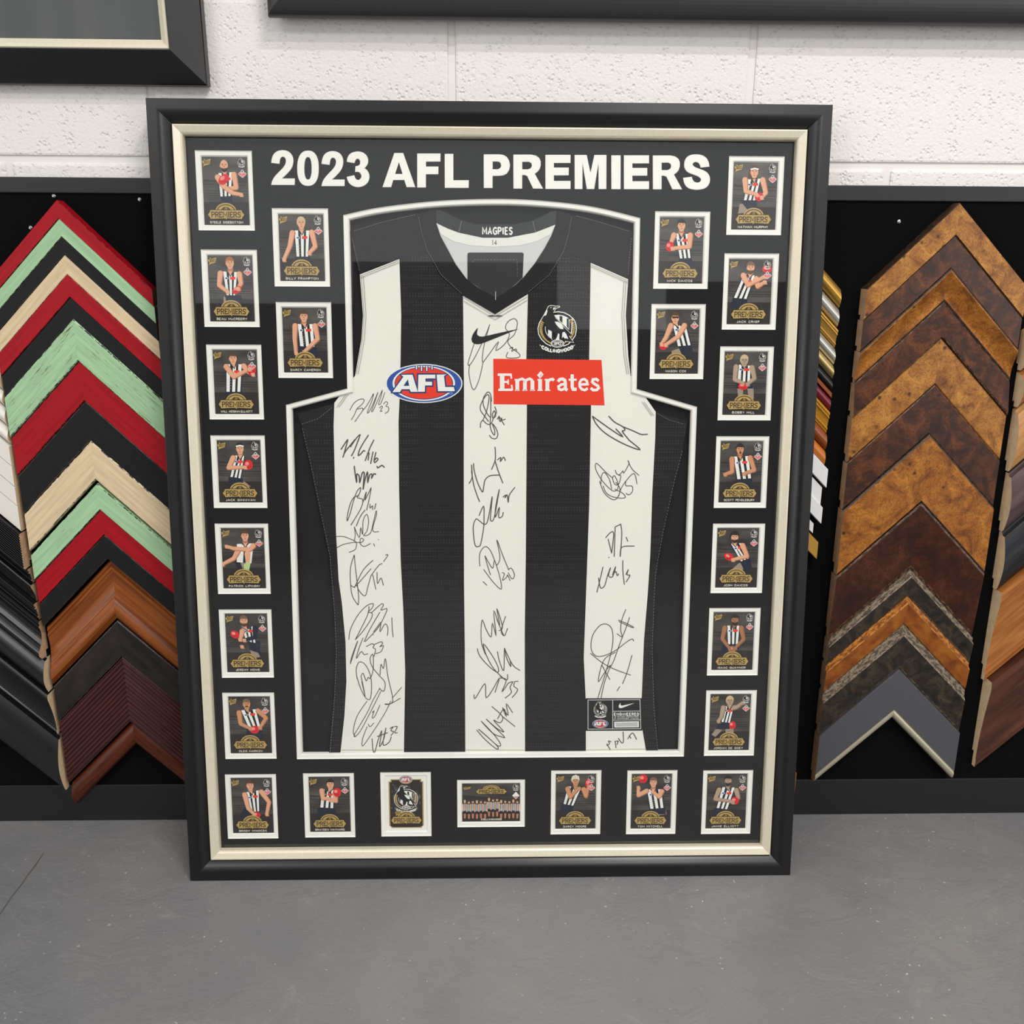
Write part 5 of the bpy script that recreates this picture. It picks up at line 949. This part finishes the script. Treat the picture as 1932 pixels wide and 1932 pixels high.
A.poly([(1262, 1104), (1277, 1121), (1262, 1138), (1247, 1121)], I_W, 2)
o = A.build('sponsor_patch', JR, JN+.0008, .00006); o['label'] = 'red sponsor patch lettered Emirates'
A = Art(jz('C')); crest(A, 830, 950, 600, 0, True); o = A.build('club_crest', JR, JN+.0008, .00004); o['label'] = 'club crest with magpie and wreath'
A = Art(jz('J')); swoosh(A, 980, 880, 1, I_K, 0); A.build('tick_mark', JR, JN+.0010, .00004)
A = Art(jz('J')); A.text('MAGPIES', 902, 1086, 199, 241, .0019, I_W, 1, gap=.42); A.build('collar_lettering', JR, JN+.0017)
A = Art(jz('J')); A.text('14', 962, 990, 278, 306, .0008, m_thk, 1, gap=.4); A.build('size_mark', JR, JN+.0014)
A = Art(jz('L'))
for q in ([(150, 165), (1725, 152), (1750, 1035), (150, 1050)],): A.stroke(q, .0012, I_GREY, 1, closed=True)
for q in ([(900, 160), (900, 1045)], [(900, 507), (1735, 500)], [(900, 775), (1740, 766)]): A.stroke(q, .0012, I_GREY, 1)
swoosh(A, 1320, 330, 1.62, I_W, 2); A.text('ENGINEERED', 945, 1690, 555, 628, .0010, I_W, 2, gap=.5); A.text('TO THE EXACT SPECIFICATIONS', 945, 1680, 646, 680, .0006, I_GREY, 2, gap=.3); A.text('OF CHAMPIONSHIP ATHLETES', 945, 1680, 700, 735, .0006, I_GREY, 2, gap=.3)
A.poly([(945, 822), (1690, 808), (1695, 992), (950, 1000)], I_W, 2); A.poly([(985, 850), (1655, 838), (1660, 965), (988, 972)], I_GREY, 3)
crest(A, 525, 450, 205, 3, False); afl(A, 522, 885, 240, 128, 3, small=True)
A.build('label_print', JR, JN+.0010, .00004)

# ---- signatures in marker pen
m_pen = flat('marker_ink', '4a4744', .6)
SIG = [
 ('3', .0011, [[(645, 183), (680, 120), (725, 80), (775, 68), (790, 85), (770, 120), (715, 170), (770, 160), (775, 185), (740, 235), (695, 300)], [(715, 170), (690, 230), (660, 280)], [(775, 185), (820, 130), (860, 60), (885, 15), (870, 80), (825, 195), (835, 205), (870, 140), (905, 60), (930, 0), (890, 120), (865, 190), (880, 185), (915, 110), (950, 30), (975, -20), (955, 60), (935, 120), (960, 110), (1000, 0)], [(945, 160), (965, 140), (975, 150), (955, 190), (975, 190)], [(985, 120), (1010, 95), (1030, 110), (1010, 140), (1035, 150), (1035, 190), (1000, 215)]]),
 ('3', .0019, [[(555, 580), (615, 490), (620, 500), (575, 660)], [(575, 660), (600, 600), (680, 500), (690, 485), (650, 555), (700, 480), (745, 430), (740, 460), (690, 590), (660, 645)], [(685, 655), (682, 672)], [(835, 432), (790, 500), (745, 580), (730, 640), (760, 620), (785, 590), (800, 600)], [(890, 480), (850, 560), (820, 640), (800, 695)], [(840, 610), (830, 690)], [(880, 600), (855, 725)], [(910, 605), (890, 690), (900, 710), (930, 680), (915, 665), (895, 690)]]),
 ('3', .0021, [[(690, 745), (700, 830), (715, 915), (715, 830), (740, 850), (745, 915), (770, 820), (790, 815), (785, 905), (780, 985), (795, 900), (825, 805), (825, 915), (845, 840), (870, 830), (865, 870), (890, 825), (910, 835)], [(920, 745), (930, 765), (970, 740), (995, 762)]]),
 ('3', .0014, [[(740, 1050), (690, 1060), (650, 1130), (620, 1250), (620, 1300), (650, 1220), (685, 1090), (720, 1000), (755, 965), (745, 1020), (720, 1065), (770, 1080), (775, 1120), (750, 1190), (690, 1290), (655, 1345)], [(780, 1110), (810, 1010), (805, 1060), (800, 1090), (840, 1010), (860, 970), (845, 1060), (815, 1195)], [(850, 1130), (850, 1170), (875, 1150), (875, 1190)], [(910, 1125), (895, 1185)], [(800, 1190), (750, 1260), (710, 1355)]]),
 ('3', .0012, [[(690, 1360), (700, 1440), (690, 1510)], [(690, 1360), (740, 1470), (755, 1370), (775, 1440), (780, 1300), (815, 1235), (835, 1300), (820, 1400), (785, 1450), (850, 1430), (880, 1330), (910, 1205), (915, 1240), (880, 1360), (885, 1410), (940, 1410)], [(510, 1460), (580, 1460), (650, 1485), (710, 1520), (700, 1590), (635, 1620)], [(510, 1575), (580, 1540), (680, 1520), (760, 1520), (785, 1490), (755, 1480), (750, 1530), (790, 1560), (855, 1530)], [(885, 1530), (897, 1560)], [(932, 1487), (938, 1495)]]),
 ('3', .0013, [[(690, 1645), (655, 1760), (650, 1900), (670, 2060), (730, 2155)], [(690, 1645), (700, 1760), (720, 1930), (735, 2080), (730, 2150)], [(655, 1950), (690, 1970), (760, 1900), (860, 1785)], [(690, 1980), (780, 1800), (880, 1700)], [(715, 1950), (740, 2010), (800, 2060), (830, 1960), (870, 1840), (900, 1960), (910, 1995)], [(870, 1840), (940, 1750), (975, 1735)], [(920, 1820), (925, 1935), (960, 1880), (985, 1955)], [(985, 1715), (1030, 1650), (1005, 1645)]]),
 ('4', .0013, [[(635, 680), (650, 580), (720, 440), (810, 340), (880, 315), (870, 360), (830, 400), (870, 410), (860, 470), (780, 590), (700, 680)], [(840, 340), (820, 440), (700, 680)], [(860, 410), (960, 320), (985, 330), (960, 380), (1020, 365), (1000, 430), (930, 560), (800, 700)], [(950, 400), (850, 570), (790, 700)], [(885, 600), (930, 540), (960, 505), (950, 600), (1000, 520), (1030, 560), (1025, 640)], [(1070, 455), (1075, 580), (1085, 655)], [(879, 628), (882, 636)]]),
 ('4', .0013, [[(650, 925), (665, 850), (725, 690), (690, 800), (650, 925)], [(780, 660), (740, 760), (710, 870), (760, 800), (790, 830), (830, 820)], [(810, 750), (870, 720), (890, 740), (880, 760), (905, 780), (890, 850)], [(890, 730), (960, 700), (975, 720), (950, 750), (985, 740), (960, 800), (905, 820)]]),
 ('4', .0013, [[(720, 1080), (710, 980), (740, 905), (800, 930), (850, 1030), (865, 1150), (850, 1280), (800, 1260), (750, 1160), (715, 1050)], [(765, 1100), (800, 1250), (770, 1100), (760, 1050), (780, 1020), (810, 1095), (830, 1060), (850, 1070), (880, 990), (880, 830), (850, 870), (870, 950), (940, 1040), (1000, 1110), (990, 1200), (940, 1170)], [(950, 1040), (960, 930), (985, 970), (1005, 870), (1030, 1050), (1080, 1300), (1000, 1330), (1050, 1330), (1160, 1270)]]),
 ('4', .0012, [[(950, 1170), (880, 1290), (820, 1420), (720, 1590), (690, 1640), (700, 1660), (760, 1590), (860, 1400), (960, 1200)], [(950, 1340), (900, 1450), (870, 1470), (890, 1400), (870, 1420)], [(820, 1300), (720, 1450), (680, 1600), (700, 1660)], [(1060, 1300), (990, 1440), (860, 1640), (775, 1755), (775, 1680), (820, 1560)], [(830, 1530), (850, 1560), (890, 1520)], [(1075, 1270), (1170, 1160)]]),
 ('4', .0015, [[(870, 1680), (880, 1800), (900, 1810), (930, 1700), (970, 1600), (945, 1760), (990, 1680), (1010, 1570), (980, 1740), (1040, 1720), (1065, 1660)], [(920, 1660), (1030, 1620)], [(1050, 1580), (1085, 1560), (1060, 1600), (1090, 1610), (1060, 1650)], [(1095, 1560), (1125, 1560), (1100, 1620), (1130, 1620)]]),
 ('J', .0012, [[(870, 830), (850, 920), (810, 1050), (830, 1050), (880, 960), (930, 850), (945, 810), (910, 940), (900, 1040), (930, 1010), (1000, 915), (985, 970), (1040, 930), (1070, 870), (1045, 830), (1060, 790), (1100, 770), (1120, 800), (1100, 870), (1060, 910), (1080, 950), (1130, 990), (1130, 1012), (1080, 1018), (1050, 1010), (1060, 980)], [(820, 1060), (815, 1110), (830, 1190), (850, 1215), (880, 1150), (905, 1040)], [(1070, 960), (1090, 950), (1085, 975), (1110, 960), (1115, 975)]]),
 ('5', .0015, [[(380, 390), (430, 270), (465, 100), (460, 40), (430, 40), (380, 110), (345, 190), (350, 260), (400, 330), (460, 410)], [(500, 130), (490, 40), (465, 0), (430, 10), (385, 90), (390, 190), (440, 300), (480, 350)], [(490, 60), (490, 300), (480, 450), (500, 540), (540, 600), (545, 530), (510, 440), (560, 500), (590, 590), (560, 650), (500, 640), (470, 600)], [(345, 500), (350, 430), (380, 395), (430, 440), (480, 450), (510, 410), (540, 330), (570, 280), (545, 200)], [(510, 310), (540, 260), (560, 330), (520, 360), (510, 310)], [(580, 380), (600, 350), (610, 390), (625, 410), (640, 360), (650, 390), (695, 375)], [(600, 330), (680, 460)]]),
 ('5', .0017, [[(185, 1280), (215, 1230), (230, 1170), (220, 1015)], [(220, 1100), (250, 1290), (300, 1450), (335, 1535)], [(250, 995), (255, 1080), (300, 1250), (370, 1395), (390, 1330), (410, 1230), (480, 1170), (610, 1160)], [(550, 765), (555, 850), (550, 960), (500, 1085)], [(550, 960), (600, 1120), (660, 1275)], [(580, 950), (630, 915), (625, 970), (670, 910), (695, 960)]]),
 ('5', .0016, [[(325, 1730), (390, 1595), (395, 1760), (390, 1900), (350, 2120), (320, 2160), (270, 2140), (245, 1950), (250, 1850), (285, 1775), (330, 1800), (400, 1850), (450, 1790), (510, 1460), (490, 1700), (490, 1800), (540, 1750), (610, 1360), (560, 1600), (555, 1750), (610, 1610), (600, 1750), (650, 1740), (665, 1680)], [(660, 1470), (700, 1440), (690, 1480), (720, 1440), (735, 1545), (750, 1440), (830, 1330)]]),
 ('6', .0013, [[(190, 370), (190, 270), (230, 215), (270, 240), (310, 330), (350, 460), (360, 550), (300, 500), (220, 395)], [(230, 285), (250, 360), (275, 440)], [(230, 285), (290, 385), (305, 325), (325, 360), (350, 300), (325, 160), (370, 280), (420, 400)], [(365, 420), (385, 430), (370, 480), (400, 460), (410, 440), (430, 485)], [(415, 400), (440, 385), (465, 440), (445, 470), (415, 420)], [(215, 490), (247, 522)]]),
 ('6', .0014, [[(235, 1070), (205, 980), (200, 880), (210, 795), (240, 870), (280, 930), (290, 820), (320, 920), (300, 720), (350, 850), (325, 705), (370, 850), (340, 880)], [(395, 765), (360, 880), (385, 920), (410, 860)], [(325, 790), (380, 920)]]),
 ('6', .0015, [[(170, 1020), (190, 1080), (260, 1160), (330, 1210), (335, 1170), (290, 1080), (220, 985), (240, 1070), (300, 1180), (390, 1270)], [(330, 1045), (345, 1120), (380, 1195), (385, 1020), (400, 1090), (435, 1165), (430, 1120)], [(385, 1020), (450, 1150), (510, 1195)], [(410, 1225), (405, 1270), (350, 1240)]]),
 ('6', .0015, [[(145, 1385), (155, 1415), (230, 1300), (240, 1410), (290, 1350), (345, 1255), (310, 1370)], [(345, 1255), (400, 1270), (365, 1365), (420, 1290)], [(420, 1295), (450, 1285), (430, 1330), (440, 1370), (390, 1415)], [(460, 1285), (495, 1280)], [(465, 1290), (460, 1320), (490, 1350), (445, 1412)]]),
 ('6', .0015, [[(165, 1665), (230, 1740), (320, 1815), (325, 1790), (180, 1660), (250, 1720), (330, 1790), (355, 1780), (300, 1700), (200, 1595), (290, 1690), (360, 1720), (380, 1715), (240, 1580), (320, 1650), (380, 1680), (300, 1590), (350, 1610), (370, 1560), (285, 1480)], [(370, 1560), (470, 1640)], [(330, 1580), (380, 1500), (400, 1560), (370, 1490), (415, 1550), (400, 1460), (450, 1530)]]),
 ('7', .0020, [[(460, 130), (520, 190), (600, 235), (620, 270), (595, 280), (640, 340), (665, 370)], [(300, 130), (340, 160), (480, 260), (600, 335), (530, 255)], [(600, 235), (700, 275), (780, 310), (845, 308)], [(300, 130), (340, 210), (430, 300), (600, 400), (770, 462), (665, 370)]]),
 ('7', .0013, [[(500, 740), (430, 680), (350, 600), (330, 610), (340, 670), (400, 770), (490, 860), (540, 860), (555, 800), (520, 720), (500, 740), (520, 800), (560, 800), (580, 720), (560, 715)], [(385, 800), (390, 720), (420, 685), (470, 760), (490, 850)], [(370, 770), (420, 890), (510, 955), (560, 910), (570, 840), (530, 780)], [(405, 815), (440, 890), (520, 930), (620, 935), (600, 890), (520, 850)], [(525, 660), (540, 700), (570, 705), (600, 670), (610, 690), (660, 600), (650, 570), (690, 650), (760, 715)], [(560, 920), (580, 850), (630, 770), (710, 695), (740, 800)], [(630, 770), (630, 815), (690, 820), (695, 870), (660, 905), (630, 890)]]),
 ('7', .0016, [[(430, 1330), (480, 1275), (510, 1290), (490, 1480)], [(455, 1340), (490, 1480)], [(525, 1220), (515, 1515)], [(525, 1220), (570, 1200), (580, 1200), (590, 1300), (575, 1515), (590, 1420), (715, 1410)], [(632, 1320), (650, 1365)], [(459, 1517), (468, 1524)]]),
 ('7', .0016, [[(405, 1615), (385, 1700), (345, 1865)], [(360, 1720), (380, 1820), (420, 1800), (450, 1700), (480, 1620), (460, 1700), (500, 1710), (530, 1610), (500, 1690), (530, 1660), (545, 1700), (560, 1680)], [(600, 1550), (600, 1650), (615, 1790)], [(630, 1690), (655, 1640), (640, 1690), (670, 1700), (630, 1765)]]),
 ('8', .0014, [[(605, 395), (690, 430), (765, 470), (740, 470), (610, 410)], [(685, 280), (640, 400), (630, 500), (645, 575), (590, 540)], [(725, 365), (690, 470), (620, 650), (560, 820), (520, 900)], [(770, 620), (750, 598), (680, 640), (560, 730), (430, 782), (350, 770), (312, 690), (330, 560), (400, 460), (470, 437), (530, 480), (548, 590), (530, 730), (480, 920), (410, 1150), (380, 1250)], [(575, 740), (470, 800), (420, 900), (390, 1055), (450, 970), (520, 880), (460, 1050), (415, 1250)], [(305, 750), (430, 850), (560, 920), (738, 985)], [(430, 880), (515, 1035)], [(752, 770), (700, 950), (650, 1078)], [(622, 1105), (590, 1155)]]),
 ('8', .0016, [[(480, 1720), (520, 1785)], [(480, 1740), (510, 1720), (500, 1690), (530, 1700)], [(570, 1690), (580, 1765)], [(565, 1700), (600, 1690), (590, 1730), (605, 1690)], [(605, 1660), (640, 1710), (660, 1690), (655, 1590)], [(705, 1670), (725, 1640), (740, 1665)], [(720, 1640), (760, 1605), (800, 1675)]]),
]
def curve_pts(p):                                     # Catmull-Rom through the traced points
    if len(p) < 3: return p
    r = []
    for i in range(len(p)-1):
        a, b_, c, d = p[max(i-1, 0)], p[i], p[i+1], p[min(i+2, len(p)-1)]
        for k in range(4):
            t = k/4; r.append(tuple(.5*((2*b_[j])+(c[j]-a[j])*t+(2*a[j]-5*b_[j]+4*c[j]-d[j])*t*t+(3*b_[j]-a[j]-3*c[j]+d[j])*t**3) for j in (0, 1)))
    return r+[p[-1]]
for k, w_, lines in SIG:
    A = Art(jz(k))
    for ln in lines: A.stroke(curve_pts(ln), w_*.82, m_pen, 1)
    A.build('signature', JR, JN+.0009, .00005)

# ---- crack and paint flecks on the floor
def floor_pt(px, py): return trace(px, py, Vector((0, 0, 0)), Vector((0, 0, 1)), X1, Vector((0, 1, 0)))
A = Art(None); idf = lambda x, y: (x, y)
def floor_art(name, A, mats):
    vs, fs, ix = [], [], []
    for pts, mt, z in A.P:
        k = len(vs); vs += [(u, v, .0004) for u, v in pts]; fs.append(tuple(range(k, k+len(pts)))); ix.append(0)
    fl = bpy.data.objects['floor']; return mesh_obj(name, vs, fs, mats, fl, None, recalc=False)
pts = [floor_pt(x, y) for x, y in [(82, 1610), (66, 1634), (52, 1652), (40, 1670), (22, 1692), (2, 1722), (-20, 1750)]]
A.stroke(pts, [.001, .0022, .0016, .0020, .0014, .0018, .0014], m_crack, 0, idf); floor_art('crack', A, m_crack)
A = Art(None)
for i in range(420):
    x, y = random.uniform(-.95, .95), random.uniform(-.75, .14)
    r = random.choice([.0004, .0005, .0006, .0009]); a = random.uniform(0, 3.1)
    A.ellipse((x, y), r*random.uniform(1, 2.6), r*.7, m_scuff, 0, math.degrees(a), idf, 6)
o = floor_art('paint_flecks', A, m_scuff); o['kind'] = 'stuff'
